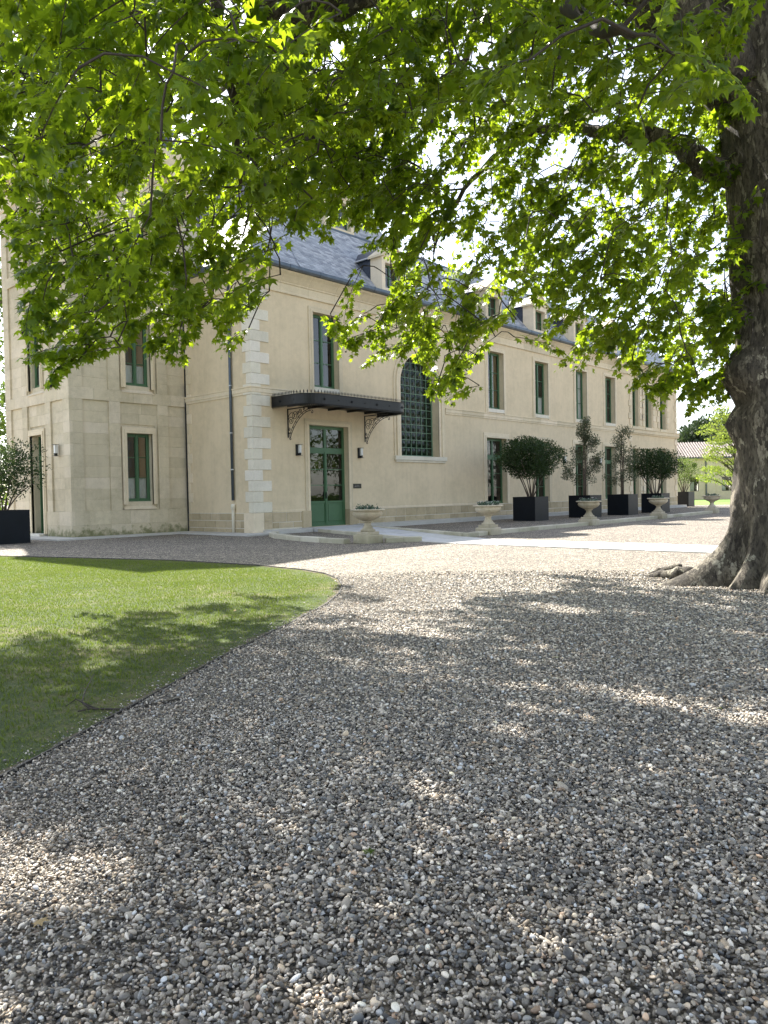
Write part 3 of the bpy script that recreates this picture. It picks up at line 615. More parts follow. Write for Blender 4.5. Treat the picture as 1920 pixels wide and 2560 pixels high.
# upper steep roof of the central block with its dormer
zu=lambda y:RZ+.05+1.75*(y-RY-.1)
up_=MB(); UX0,UX1=2.9,10.4
UT=4.0
up_.quad((UX0,RY+.1,RZ),(UX1,RY+.1,RZ),(UX1-.6,UT,zu(UT)),(UX0+.6,UT,zu(UT))); up_.quad((UX1,RY+.1,RZ),(UX1,9,RZ),(UX1-.6,8,zu(UT)),(UX1-.6,UT,zu(UT))); up_.quad((UX0,RY+.1,RZ),(UX0+.6,UT,zu(UT)),(UX0+.6,8,zu(UT)),(UX0,9,RZ)); up_.quad((UX0+.6,UT,zu(UT)),(UX1-.6,UT,zu(UT)),(UX1-.6,8,zu(UT)),(UX0+.6,8,zu(UT)))
up_.build('upper_roof','slate_dark',roof)
slope(RY+.1,UT,UX1-.35,False,zu,x0=UX0+.35)
def dormer(x0,x1,yf,zb,zw0,zw1,zt,apex,zf,back):
    xm=(x0+x1)/2; j=.19
    st_=MB(); st_.cbox(x0,x0+j,yf,yf+.6,zb,zt,.008); st_.cbox(x1-j,x1,yf,yf+.6,zb,zt,.008); st_.box(x0+j,x1-j,yf+.001,yf+.6,zb,zw0); st_.box(x0+j,x1-j,yf+.001,yf+.6,zw1,zt-.001)
    D=st_.build('dormer','pale_stone',roof)
    MB().prism([(x0-.04,zt),(x1+.04,zt),(xm,apex)],1,yf-.03,yf+.6).build('pediment','pale_stone',D)
    mo_=MB()
    for s in (-1,1):
        e0=(xm+s*((x1-x0)/2+.12),zt-.05); 
        mo_.prism([(xm,apex),(xm,apex+.09),(e0[0],e0[1]+.09),(e0[0],e0[1])] if s>0 else [(e0[0],e0[1]),(e0[0],e0[1]+.09),(xm,apex+.09),(xm,apex)],1,yf-.09,yf+.62)
    mo_.build('raking_cornice','pale_stone',D)
    for xx in (x0+.02,x1-.02):
        n=9; c_=MB(); yt=[y for y in np.linspace(yf+.5,back,60) if zf(y)<zt]
        ye=yt[-1] if yt else yf+.6
        c_.quad((xx,yf+.55,zf(yf+.55)-.05),(xx,ye+.05,zt),(xx,yf+.55,zt)); c_.build('cheek','slate_dark',D)
        # slate hanging on the cheek, its shade put into the dark tone
        sg=-1 if xx<xm else 1; q=MB(); ex=.12; zz=zf(yf+.6)
        while zz<zt-.02:
            ya=yf+.58; yb=min([y for y in np.linspace(yf+.55,back,200) if zf(y)>=zz] or [back]); u=ya+ (.11 if int(zz/ex)%2 else 0)
            while ya<yb and u<yb:
                e_=min(u+.21,yb)
                q.add([(xx+sg*.016,u,zz),(xx+sg*.016,e_-.006,zz),(xx+sg*.006,e_-.006,min(zz+ex*1.1,zt)),(xx+sg*.006,u,min(zz+ex*1.1,zt)),(xx,u,zz),(xx,e_-.006,zz)],[(0,1,2,3),(4,5,1,0)]); u+=.21
            zz+=ex
        stuff(q.build('cheek_slates','slate_dark',D))
    r_=MB(); yb=[y for y in np.linspace(yf,back+1,120) if zf(y)<apex+.05][-1]; ye=[y for y in np.linspace(yf,back+1,120) if zf(y)<zt][-1]
    for s in (-1,1):
        xe=xm+s*((x1-x0)/2+.1)
        r_.add([(xm,yf+.6,apex+.06),(xe,yf+.6,zt+.0),(xe,ye+.1,zt+.0),(xm,yb+.1,apex+.06)],[(0,1,2,3)])
    r_.build('dormer_roof','slate_dark',D)
    ed=MB()
    for s in (-1,1):
        xe=xm+s*((x1-x0)/2+.1); ed.tube([(xe,yf+.6,zt-.0),(xe,ye+.15,zt-.0)],.03,5)
    ed.build('edge_flashing','lead_white',D)
    wn=MB(); a,b=x0+j,x1-j; d=yf+.22; frame(wn,a,b,zw0,zw1,.05,d,d+.05); wn.box(xm-.025,xm+.025,d-.01,d+.05,zw0,zw1); wn.box(a,b,d+.005,d+.045,(zw0+zw1)/2-.015,(zw0+zw1)/2+.015); wn.build('window','green_paint',D)
    MB().quad((a,d+.03,zw0),(b,d+.03,zw0),(b,d+.03,zw1),(a,d+.03,zw1)).build('pane','pane_glass',D); MB().box(a,b,d+.3,d+.34,zw0,zw1).build('dark_room','interior',D)
for xa in (6.2,13.0,17.0,20.95,24.7): dormer(xa,xa+1.27,-.10,8.70,8.95,9.9,10.12,10.62,zr,2.8)
dormer(6.05,7.75,RY-.02,RZ,RZ+.15,RZ+1.25,RZ+1.4,RZ+1.85,zu,UT+.3)
so_=tri_mesh('slates',SV,SF,'slate',roof,SR); stuff(so_)

# ================================================================ CORNER PAVILION (ashlar tower)
PX,PY,PW=-4.22,3.741,4.87
P=thing('stone_pavilion','tall square ashlar tower with recessed panels at the left end of the wing','building',(0,0,0))
TR=lambda u,d,z:(PX+u,PY+d,z); TLf=lambda u,d,z:(PX+d,PY+u,z)
PAN=[(.44,1.33),(1.72,3.10),(3.50,4.43)]
ROWS=[GZ,.3,.75]+[.75+3.56*i/10 for i in range(1,11)]+[4.68]+[4.68+3.86*i/11 for i in range(1,12)]+[8.89]+[8.89+2.17*i/6 for i in range(1,7)]+[11.3]
def panel_at(u0,u1,z):
    if .75<z<4.31 or 4.68<z<8.54 or 8.89<z<11.06:
        return any(a<=u0+.001 and u1-.001<=b for a,b in PAN)
    return False
OPR=[(1.915,2.855,1.03,3.30),(1.925,2.855,4.90,7.05),(1.93,2.85,9.05,10.2)]
OPL=[(1.93,2.86,.02,3.29),(1.93,2.86,4.90,7.05),(1.93,2.86,9.05,10.2)]
blocks=[]
for fi,(T,fl,ops,wid) in enumerate(((TR,False,OPR,4.215),(TLf,True,OPL,PW))):
    bk=MB(T,fl); wall_sheet(bk,0,wid,-.2,11.4,ops,.095,.26); bk.build('wall_core','ashlar',P)
    for z0,z1 in zip(ROWS,ROWS[1:]):
        zm=(z0+z1)/2; cuts=[0]+[x for p in PAN for x in p if x<wid]+[wid]
        zones=[(a,b) for a,b in zip(cuts,cuts[1:])] if (.75<zm<4.31 or 4.68<zm<8.54 or 8.89<zm<11.06) else [(0,wid)]
        for a,b in zones:
            inp=panel_at(a,b,zm); d0=.06 if inp else 0.0
            segs=[(a,b)]
            for (o0,o1,o2,o3) in ops:
                e0,e1,e2,e3=o0-.15,o1+.15,o2-.26 if o2>.5 else 0,o3+.21
                if e2<zm<e3:
                    segs=[t for s0,s1 in segs for t in ((s0,min(s1,e0)),(max(s0,e1),s1)) if t[1]-t[0]>.02]
            for s0,s1 in segs:
                n=max(1,round((s1-s0)/.75)); off=random.uniform(-.12,.12) if n>1 else 0
                ed=[s0]+[s0+(s1-s0)*i/n+off for i in range(1,n)]+[s1]
                for q0,q1 in zip(ed,ed[1:]): blocks.append((zm,fi,T,fl,q0,q1,d0+random.uniform(-.0015,.0015),z0,z1))
blocks.sort(key=lambda t:(abs(t[0]-2.6)))
rest=MB()
for i,(zm,fi,T,fl,q0,q1,d0,z0,z1) in enumerate(blocks):
    mb=MB(T,fl) if i<300 else rest; mb.T=T; mb.flip=fl
    c0=0.0 if (q0<.001) else .0012
    mb.cbox(q0+c0 if q0>.001 else (-d0*0+ (0.0)),q1-.0012,d0,.10,z0+.0012,z1-.0012,.0025)
    if i<300: mb.build('ashlar_block','ashlar',P)
stuff(rest.build('upper_ashlar','ashlar',P))
for ops,T,fl in ((OPR,TR,False),(OPL,TLf,True)):
    for k,(a,b,c,e) in enumerate(ops):
        isdoor=c<.5
        for (w_,p0,p1) in ((.15,-.03,.05),(.09,-.055,.03),(.035,-.02,.10)):
            s_=MB(T,fl); s_.cbox(a-w_,a,p0,p1,c if isdoor else c-.1,e,.006); s_.cbox(b,b+w_,p0,p1,c if isdoor else c-.1,e,.006); s_.cbox(a-w_,b+w_,p0-.001,p1,e+.001,e+w_*1.35,.006); s_.build('window_surround','pale_stone',P)
        if not isdoor:
            s_=MB(T,fl); s_.add([(a-.15,-.03,c-.26),(b+.15,-.03,c-.26),(b,.25,c),(a,.25,c),(a-.15,.06,c-.27),(b+.15,.06,c-.27)],[(0,1,2,3),(4,5,1,0)]); s_.build('window_sill','pale_stone',P)
            cs=[(a+.12,b-.1,c+.03,c+.78,'curtain_and_glint')] if k==0 else [(a+.1,b-.1,c+.03,c+.7,'curtain_and_glint')]
            casement(P,a,b,c,e,.20,3,T,fl,curtain_and_glint=cs)
            r=MB(T,fl); r.quad((a-.3,1.4,c-.3),(b+.3,1.4,c-.3),(b+.3,1.4,e+.3),(a-.3,1.4,e+.3)); r.build('interior','interior',P)
    s_=None
# side door of the tower, standing ajar
a,b,c,e=OPL[0]
f_=MB(TLf,True); frame(f_,a,b,c,e,.06,.26,.33); f_.box(a,b,.24,.33,2.50,2.62); sd=f_.build('door','green_paint',P)
sd['label']='narrow green side door standing ajar'
MB(TLf,True).quad((a+.06,.29,2.62),(b-.06,.29,2.62),(b-.06,.29,e-.06),(a+.06,.29,e-.06)).build('transom_pane','pane_glass',sd)
lf=MB(); lf.box(0,.05,0,.44,.06,2.5); l_=lf.build('door_leaf','green_paint',sd); l_.location=(PX+.30,PY+b-.10,0); l_.rotation_euler=(0,0,R(-62))
l2=MB(); l2.box(0,.045,0,.40,.06,2.5); l_=l2.build('door_leaf','green_paint',sd); l_.location=(PX+.30,PY+a+.06,0)
eg=MB(); eg.box(.01,.02,.44,.455,.06,2.5); g_=eg.build('lock_edge','lead_white',sd); g_.location=(PX+.30,PY+b-.10,0); g_.rotation_euler=(0,0,R(-62))
MB(TLf,True).quad((a-.3,1.4,-.1),(b+.3,1.4,-.1),(b+.3,1.4,e+.3),(a-.3,1.4,e+.3)).build('interior','interior',P)
MB(TLf,True).cbox(a-.02,b+.02,-.22,.26,GZ,.02,.01).build('door_step','white_stone',P)
# cornice with modillions, both visible sides, and pyramid roof
PCP=[(0,11.22),(-.05,11.25),(-.05,11.40),(-.02,11.42),(-.02,11.70),(-.08,11.74),(-.10,11.80),(-.10,12.2),(-.40,12.22),(-.40,12.45),(-.46,12.55),(-.55,12.75),(-.58,12.95),(0,13.0)]
PCP=[(d*.75,z) for d,z in PCP]; v=[]; m_=len(PCP)
for d,z in PCP: v.append((PX+PW+.0,PY+d,z))
for d,z in PCP: v.append((PX+d,PY+d,z))
for d,z in PCP: v.append((PX+d,PY+PW,z))
MB().add(v,[(s*m_+j,s*m_+(j+1)%m_,(s+1)*m_+(j+1)%m_,(s+1)*m_+j) for s in (0,1) for j in range(m_)]).build('cornice','pale_stone',P)
for T,fl in ((TR,False),(TLf,True)):
    for i in range(15):
        u=.12+i*.33
        MB(T,fl).prism([(-.10,11.78),(-.17,11.82),(-.20,11.95),(-.30,12.05),(-.38,12.12),(-.38,12.215),(-.10,12.215)],0,u-.06,u+.06).build('modillion','pale_stone',P)
pw_=MB(); pw_.box(PX+.05,PX+PW,PY+.4,PY+PW,11.2,12.98); pw_.quad((PX+PW,PY,8.5),(PX+PW,PY+PW,8.5),(PX+PW,PY+PW,13),(PX+PW,PY,13)); pw_.quad((PX,PY+PW,-.2),(PX+PW,PY+PW,-.2),(PX+PW,PY+PW,13),(PX,PY+PW,13)); pw_.quad((PX+4.22,PY,8),(PX+PW,PY,8),(PX+PW,PY,11.3),(PX+4.22,PY,11.3)); pw_.build('wall_core','ashlar',P)
cx,cy=PX+PW/2,PY+PW/2; pr_=MB(); q=[(PX-.3,PY-.3,12.9),(PX+PW+.3,PY-.3,12.9),(PX+PW+.3,PY+PW+.3,12.9),(PX-.3,PY+PW+.3,12.9)]
pr_.add(q+[(cx,cy,17)],[(0,1,4),(1,2,4),(2,3,4),(3,0,4)]); pr_.build('roof','slate_dark',P)
pp=MB(); pp.tube([(-.03,PY-.03,9),(-.03,PY-.03,2.3),(-.03,PY-.035,2.2),(-.03,PY-.035,GZ)],.028,8); pp.build('drain_pipe','black_iron',P)

# ================================================================ ENTRANCE CANOPY
C=thing('entrance_canopy','black iron entrance canopy with spiked crest and scrolled brackets above the green door','canopy',(0,0,0))
CX0,CX1,CD,CZ0,CZ1=.82,5.88,1.72,4.02,4.36
def canopy_path(step=.068,r=.75):
    pts=[(CX0,-.0),(CX0,-(CD-r))]
    for i in range(1,11): a=PI/2*i/10; pts.append((CX0+r-r*math.cos(a),-(CD-r)-r*math.sin(a)))
    pts.append((CX1-r,-CD))
    for i in range(1,11): a=PI/2*i/10; pts.append((CX1-r+r*math.sin(a),-(CD-r)-r*math.cos(a)))
    pts.append((CX1,0))
    out=[];
    for a,b in zip(pts,pts[1:]):
        n=max(1,int(math.hypot(b[0]-a[0],b[1]-a[1])/step)); out+=[(a[0]+(b[0]-a[0])*i/n,a[1]+(b[1]-a[1])*i/n) for i in range(n)]
    return out+[pts[-1]]
cp=canopy_path(); n=len(cp)
def offs(i,d):
    a=Vector(cp[max(i-1,0)]); b=Vector(cp[min(i+1,n-1)]); t=(b-a).normalized(); return cp[i][0]-t.y*-d*0+ t.y*d, cp[i][1]-t.x*d
fa=MB(); v=[]
for i,(x,y) in enumerate(cp):
    xo,yo=offs(i,.02); v+=[(xo,yo,CZ0),(xo,yo,CZ1),(x,y,CZ1),(x,y,CZ0)]
fa.add(v,[(4*i+j,4*i+(j+1)%4,4*i+4+(j+1)%4,4*i+4+j) for i in range(n-1) for j in range(4)]); fascia=fa.build('fascia','black_iron',C)
for zz,rr in ((CZ0+.012,.016),(CZ1-.012,.018)):
    MB().tube([(offs(i,.014)[0],offs(i,.014)[1],zz) for i in range(n)],rr,6).build('moulding','black_iron',fascia)
sp=MB(); te=MB(); dist=0
for i in range(n-1):
    a=Vector((*cp[i],0)); b=Vector((*cp[i+1],0)); t=(b-a)
    for f in (0,.5):
        p=a+t*f; d=t.normalized()*.015; e=Vector((-d.y,d.x,0))
        if f==0 or True:
            te.add([tuple(p-d*1.1+Vector((0,0,CZ0))),tuple(p+d*1.1+Vector((0,0,CZ0))),tuple(p+Vector((0,0,CZ0-.062)))],[(0,1,2)])
    # leaf-shaped spike
    p=a; d=t.normalized()*.024; e=Vector((-d.y,d.x,0))*.45
    ring=[(0,.45),(.03,.45),(.05,1),(.085,.75),(.125,0.03)]
    vs=[]
    for h_,s_ in ring: vs+=[tuple(p+d*s_+Vector((0,0,CZ1+h_))),tuple(p+e*s_+Vector((0,0,CZ1+h_))),tuple(p-d*s_+Vector((0,0,CZ1+h_))),tuple(p-e*s_+Vector((0,0,CZ1+h_)))]
    sp.add(vs,[(4*k+j,4*k+(j+1)%4,4*k+4+(j+1)%4,4*k+4+j) for k in range(4) for j in range(4)])
stuff(sp.build('crest_spikes','black_iron',fascia)); stuff(te.build('lower_teeth','black_iron',fascia))
rf=MB(); rf.add([(x,y,CZ0+.13) for x,y in cp]+[(x,y,CZ0+.145) for x,y in cp],[tuple(range(n))[::-1],tuple(range(n,2*n))]); rf.build('canopy_deck','black_iron',C)
for x in (1.48,2.4,3.35,4.3,5.2): MB().box(x-.02,x+.02,-CD+.05,0,CZ0+.06,CZ0+.129).build('rafter','black_iron',C)
k=0
for i in range(6,n-4,9):
    xo,yo=offs(i,.03); a=Vector(cp[i-1]); b=Vector(cp[i+1]); t=(b-a).normalized(); nx,ny=t.y,-t.x; big=k%2==0; k+=1
    ro=MB()
    for r0,hh in (((.05,.0),(.035,.016),(.018,.03)) if big else ((.022,.0),(.012,.012))):
        ring=[(xo-nx*.01+nx*hh+t.x*r0*math.cos(q),yo-ny*.01+ny*hh+t.y*r0*math.cos(q),(CZ0+CZ1)/2+r0*math.sin(q)) for q in np.linspace(0,2*PI,12,endpoint=False)]
        ring2=[(x+nx*.012,y+ny*.012,z) for x,y,z in ring]; ro.add(ring+ring2,[tuple(range(12,24))]+[(j,(j+1)%12,12+(j+1)%12,12+j) for j in range(12)])
    ro.build('rosette','black_iron',fascia)
def spiral(cx,cz,r,turns,a0,sgn=1,nn=26): return [(cx+r*(1-t*.86)*math.cos(a0+sgn*turns*2*PI*t),cz+r*(1-t*.86)*math.sin(a0+sgn*turns*2*PI*t)) for t in np.linspace(0,1,nn)]
def canopy_bracket(x):
    z1,z0=4.02,3.06; b=MB(); b.box(x-.016,x+.016,-.03,.0,z0,z1); b.box(x-.016,x+.016,-1.15,0,z1-.03,z1); B=b.build('bracket','black_iron',C)
    P3=lambda L:[(x,-d,z) for d,z in L]
    curve=[(.08+1.05*(t**1.25),z0+.03+(z1-z0-.12)*math.sin(t*PI/2)**.95) for t in np.linspace(0,1,22)]
    c2=[(d+.045+.02*t,z-.05) for (d,z),t in zip(curve,np.linspace(0,1,22))]
    s_=MB(); s_.tube(P3(curve),.011,5); s_.tube(P3(c2),.011,5)
    for i in range(2,21,3): 
        m_=((curve[i][0]+c2[i][0])/2,(curve[i][1]+c2[i][1])/2); s_.tube(P3([(m_[0]+.022*math.cos(q),m_[1]+.022*math.sin(q)) for q in np.linspace(0,2*PI,9)]),.006,4)
    s_.tube(P3(spiral(c2[0][0]-.0,c2[0][1]-.02,.06,1.0,PI*.5,1)),.011,5); s_.tube(P3(spiral(c2[-1][0]+.01,c2[-1][1]-.06,.065,1.0,PI*.5,-1)),.011,5)
    for (cx,cz,r,tn,a0,sg) in ((.17,z0+.55,.135,1.7,PI*.9,-1),(.37,z0+.70,.16,1.8,-PI*.1,1),(.27,z0+.66,.25,.62,PI*1.1,-1),(.08,z0+.27,.06,1.5,PI,-1),(.64,z0+.85,.085,1.6,PI,1),(.82,z0+.885,.05,1.4,0,1),(.06,z0+.15,.035,1.3,PI,1),(.52,z0+.78,.06,1.2,PI*1.3,-1)):
        s_.tube(P3(spiral(cx,cz,r,tn,a0,sg)),.010,5)
    s_.build('scrollwork','black_iron',B)
for x in (1.48,5.19): canopy_bracket(x)

# ================================================================ WALL LAMPS, PLAQUE
def lamp(loc,rz,label):
    L=thing('wall_lamp',label,'lamp',loc,rz,'black wall lamps on the facades')
    MB().cbox(-.035,.035,-.05,.0,-.19,.19,.004).build('back_plate','black_iron',L)
    MB().box(-.035,.15,-.16,-.0,.175,.185).build('top_plate','black_iron',L); MB().box(-.035,.15,-.16,-.0,-.185,-.175).build('bottom_plate','black_iron',L)
    MB().box(.04,.13,-.12,-.02,-.1,.172).build('diffuser','lamp_white',L); MB().box(.045,.11,-.125,-.03,-.172,-.09).build('lamp_holder','black_iron',L)
lamp((1.83,0,2.66),0,'black wall lamp on the left of the entrance door'); lamp((4.82,0,2.64),0,'black wall lamp between the entrance door and the arched window')
lamp((19.82,0,2.70),0,'black wall lamp right of the nearest globe shrub'); lamp((23.75,0,2.70),0,'black wall lamp behind the narrow trees in planters')
lamp((PX,PY+.92,2.72),R(-90),'black wall lamp on the pavilion beside its narrow side door')
pq=thing('name_plaque','small dark metal name plaque right of the entrance door','plaque',(4.72,0,1.43))
MB().cbox(-.22,.22,-.018,0,-.085,.085,.004).build('plate','plaque_metal',pq)
tx=MB()
for cx,sgn in ((-.07,1),(.06,1)):
    L=[(cx-.055+.022*i+.012*math.sin(i*2.1+cx*9),.028*math.sin(i*1.9+cx*30)*(1.3 if i==0 else .7)) for i in range(6)]
    tx.tube([(a,-.021,b) for a,b in L],.0045,4)
tx.build('lettering','plaque_text',pq)

# ================================================================ URNS WITH FLOWERS
def leafmesh_quads(P,A,Nn,s,wr=.5,curve=.15):
    """pointed quad leaves: base P, direction A, normal Nn, length s"""
    B=np.cross(Nn,A); B/=np.linalg.norm(B,axis=1,keepdims=True)+1e-9
    s=s[:,None]; m=P+A*s*.5-Nn*s*curve*-.5
    V=np.stack([P,m+B*s*wr*.5,P+A*s,m-B*s*wr*.5],1).reshape(-1,3)
    k=np.arange(len(P))[:,None]*4; F_=np.concatenate([k+np.array([[0,1,2]]),k+np.array([[0,2,3]])],1).reshape(-1,3)
    return V,F_
def unit(a): return a/(np.linalg.norm(a,axis=-1,keepdims=True)+1e-9)
U0=thing('stone_urn','weathered pale stone urn on a square block left of the path to the door','urn',(-1.47,-6.42,GZ),0,'stone urns along the kerb')
MB().cbox(-.27,.27,-.27,.27,-.03,.205,.02).build('pedestal','urn_stone',U0); MB().cbox(-.205,.205,-.205,.205,.2,.285,.012).build('plinth','urn_stone',U0)
prof=[(.185,.284),(.19,.31),(.185,.335),(.15,.345),(.145,.36),(.115,.40),(.09,.45),(.085,.49),(.10,.52),(.135,.525),(.135,.54),(.10,.555)]
MB().lathe(prof,28).build('stem','urn_stone',U0,True)
bp=[(.11,.55),(.17,.575),(.26,.615),(.33,.665),(.365,.715),(.37,.755),(.355,.775),(.34,.785),(.40,.80),(.435,.812),(.435,.835),(.41,.845),(.37,.838),(.35,.81)]
MB().lathe(bp,64,(0,0),lambda a,z: 1+.028*abs(math.sin(a*14))*(1 if .57<z<.73 else 0)).build('bowl','urn_stone',U0,True)
MB().lathe([(.36,.80),(.2,.82),(.01,.825)],20).build('soil','soil',U0)
def flowers(loc,label,n,hmax,white):
    Fl=thing('urn_flowers',label,'flowers',loc,0,'flowers planted in the urns')
    r=.30*np.sqrt(rng.random(n)); a=rng.random(n)*2*PI; P0=np.stack([r*np.cos(a),r*np.sin(a),np.full(n,.81)],1)
    k=6; P=np.repeat(P0,k,0); lean=unit(np.concatenate([rng.normal(0,.5,(n*k,2)),np.full((n*k,1),.7)],1)); h_=np.repeat(rng.uniform(.03,hmax,n),k)*rng.random(n*k)
    P=P+np.stack([0*h_,0*h_,h_],1); Nn=unit(rng.normal(0,1,(n*k,3))+np.array([0,0,.6]))
    V,F_=leafmesh_quads(P,lean,Nn,rng.uniform(.04,.09,n*k),.5); o=tri_mesh('leaves',V,F_,'flower_leaf',Fl,np.repeat(rng.random(n*k),4)); 
    pt=MB()
    for i in range(white):
        rr=.31*math.sqrt(random.random()); aa=random.random()*2*PI; x,y,z=rr*math.cos(aa),rr*math.sin(aa),.86+random.random()*hmax*.8
        for j in range(5):
            b=2*PI*j/5; pt.quad((x,y,z),(x+.022*math.cos(b-.5),y+.022*math.sin(b-.5),z+.010),(x+.036*math.cos(b),y+.036*math.sin(b),z+.012),(x+.022*math.cos(b+.5),y+.022*math.sin(b+.5),z+.010))
    pt.build('blossoms','white_petal',Fl)
    return Fl
flowers((-1.47,-6.42,GZ),'low grey-green bedding flowers in the urn left of the door path',46,.14,3)
for (x,y),rz,l,fl_,nw in (((2.79,-7.1),.02,'stone urn with brown-stained bowl at the corner of the gravel bed','white blossoms in the stained urn at the bed corner',26),
   ((9.11,-6.95),-.01,'clean cream stone urn standing before the narrow tree planter','bluish white flowers in the urn before the narrow tree',12),
   ((15.26,-6.85),.03,'cream stone urn before the far globe shrub planter','sparse pale flowers in the urn before the far globe shrub',10),
   ((22.4,-6.5),.05,'dark weathered stone urn at the far end of the kerb','dusty pale plants in the dark far urn',8)):
    copy_tree(U0,(x,y,GZ),rz,None,l); flowers((x,y,GZ),fl_,40,.12,nw)

# ================================================================ PLANTERS AND SHRUBS
def planter(loc,label,s=1.06,h=.98,rz=0):
    B=thing('planter_box',label,'planter',loc,rz,'square dark planters'); a=s/2; t=.02
    m=MB(); m.box(-a,a,-a,-a+t,0,h); m.box(-a,a,a-t,a,0,h); m.box(-a,-a+t,-a+t,a-t,0,h); m.box(a-t,a,-a+t,a-t,0,h); m.build('box','planter_steel',B)
    r=MB(); frame_=(( -a-.004,a+.004,-a-.004,-a+.03),(-a-.004,a+.004,a-.03,a+.004),(-a-.004,-a+.03,-a+.03,a-.03),(a-.03,a+.004,-a+.03,a-.03))
    for q in frame_: r.box(*q,h-.001,h+.012)
    r.build('rim','planter_steel',B); MB().quad((-a+t,-a+t,h-.06),(a-t,-a+t,h-.06),(a-t,a-t,h-.06),(-a+t,a-t,h-.06)).build('soil','soil',B)
    return B
def shrub_leaves(centers,radii,nleaf,size,up_bias=.3,shell=.55):
    """leaves spread through ellipsoidal puffs, denser near the skin"""
    c=np.asarray(centers,float); r=np.asarray(radii,float); w_=np.prod(r,1)**.7; idx=rng.choice(len(c),nleaf,p=w_/w_.sum())
    d=unit(rng.normal(0,1,(nleaf,3))); rad=(shell+(1-shell)*rng.random(nleaf)**.6)[:,None]
    P=c[idx]+d*r[idx]*rad; A=unit(d+rng.normal(0,.7,(nleaf,3))+np.array([0,0,up_bias])); Nn=unit(rng.normal(0,1,(nleaf,3))+d*.8+np.array([0,0,.6]))
    Nn=unit(Nn-A*(Nn*A).sum(1,keepdims=True)); return P,A,Nn,size*rng.uniform(.6,1.3,nleaf)
def globe_shrub(loc,label,W_,H_,zb,nleaf,size=.085,sx=0,mat='shrub_leaf',stems=11,seed=1,lean=(0,0)):
    T=thing('globe_shrub',label,'shrub',loc,0,'multi-stemmed shrubs in planters'); rr=random.Random(seed)
    cen=[];rad=[]
    for i in range(95):
        a=rr.random()*2*PI; u=rr.random()**.5; z=-1+2*((i*.618034)%1); k=math.sqrt(max(0,1-z*z*.8))
        cen.append((lean[0]+u*k*math.cos(a)*W_*.39,lean[1]+u*k*math.sin(a)*W_*.39,zb+H_*.5+z*H_*.36)); s_=rr.uniform(.24,.40); rad.append((s_*1.15,s_*1.15,s_*.85))
    P_,A,Nn,sz=shrub_leaves(cen,rad,nleaf,size); V,F_=leafmesh_quads(P_,A,Nn,sz,.48,.2)
    tri_mesh('crown',V,F_,mat,T,np.repeat(rng.random(nleaf),4))
    for i in range(stems):
        a=2*PI*i/stems+rr.uniform(-.3,.3); b0=Vector((.16*math.cos(a)*rr.random(),.16*math.sin(a)*rr.random(),.9)); rad_=W_*rr.uniform(.12,.36); b2=Vector((lean[0]+rad_*math.cos(a),lean[1]+rad_*math.sin(a),zb+H_*rr.uniform(.25,.6))); b1=b0.lerp(b2,.5)+Vector((-.05*math.cos(a)+rr.uniform(-.05,.05),-.05*math.sin(a)+rr.uniform(-.05,.05),.12))
        st_=MB(); pth=[b0.lerp(b1,t).lerp(b1.lerp(b2,t),t) for t in np.linspace(0,1,7)]; st_.tube(pth,list(np.linspace(.024,.010,7)),6)
        q=pth[4]; st_.tube([q,q+Vector((rr.uniform(-.2,.2),rr.uniform(-.2,.2),.35))],[.012,.006],5); st_.build('stem','twig_bark',T,True)
    return T
def narrow_tree(loc,label,top,zb,nleaf,wd,seed,mat='olive_leaf'):
    T=thing('narrow_tree',label,'tree',loc,0,'narrow trees in planters'); rr=random.Random(seed); cen=[];rad=[]
    for i in range(40):
        t=rr.random()**.9; z=zb+(top-zb)*t; w_=wd*(1-t)**.6*.5+.12; a=rr.random()*2*PI; u=rr.random()**.6*w_
        cen.append((u*math.cos(a),u*math.sin(a),z)); s_=rr.uniform(.12,.24); rad.append((s_,s_,s_*1.2))
    P_,A,Nn,sz=shrub_leaves(cen,rad,nleaf,.095,.2,.1); V,F_=leafmesh_quads(P_,A,Nn,sz,.36,.2); tri_mesh('crown',V,F_,mat,T,np.repeat(rng.random(nleaf),4))
    for k_ in range(3):
        a=k_*2.1; pth=[Vector((.05*math.cos(a),.05*math.sin(a),.9))]+[Vector((.06*math.cos(a+z)+.04*math.sin(z*2+k_),.06*math.sin(a+z),z)) for z in np.linspace(1.4,top-.5,7)]
        MB().tube(pth,list(np.linspace(.035,.01,8)),6).build('stem','twig_bark',T,True)
    br=MB()
    for c in cen[::2]: br.tube([(0,0,c[2]-.35),(c[0]*.5,c[1]*.5,c[2]-.12),c],[.010,.008,.004],4)
    br.build('branches','twig_bark',T)
    for k_ in range(2): MB().tube([(.12*(k_*2-1),.02,.9),(.10*(k_*2-1),.0,2.2)],.028,6).build('stake','twig_bark',T)
    return T
def bx(px,d): p=at(px,1270,d); return (p[0],p[1],GZ)
b1,b2,b3,b4=bx(1327,31.75),bx(1463,34.3),bx(1557,36.7),bx(1639,39.4)
planter(b1,'dark steel planter box nearest the entrance holding a globe shrub'); globe_shrub(b1,'dark green globe shrub on many thin stems in the nearest planter',3.25,1.75,1.75,17000,seed=3)
planter(b2,'dark planter box half hidden behind the cream urn'); narrow_tree(b2,'tall narrow grey-green tree left of the pair in planters',4.3,1.65,5200,1.9,5)
planter(b3,'dark planter box standing clear between two urns'); narrow_tree(b3,'smaller narrow tree with dark staked stem in the clear planter',4.15,1.55,3500,1.65,8)
planter(b4,'dark planter box behind the fourth urn'); globe_shrub(b4,'dark globe shrub in the planter near the far end of the wing',3.15,1.65,1.7,13000,seed=4)
b5=(36.5,.25,GZ); planter(b5,'dark planter box beyond the far corner of the wing'); globe_shrub(b5,'lighter green shrub beyond the far corner of the wing',2.6,1.9,1.5,3600,mat='tree_leaf',seed=6)
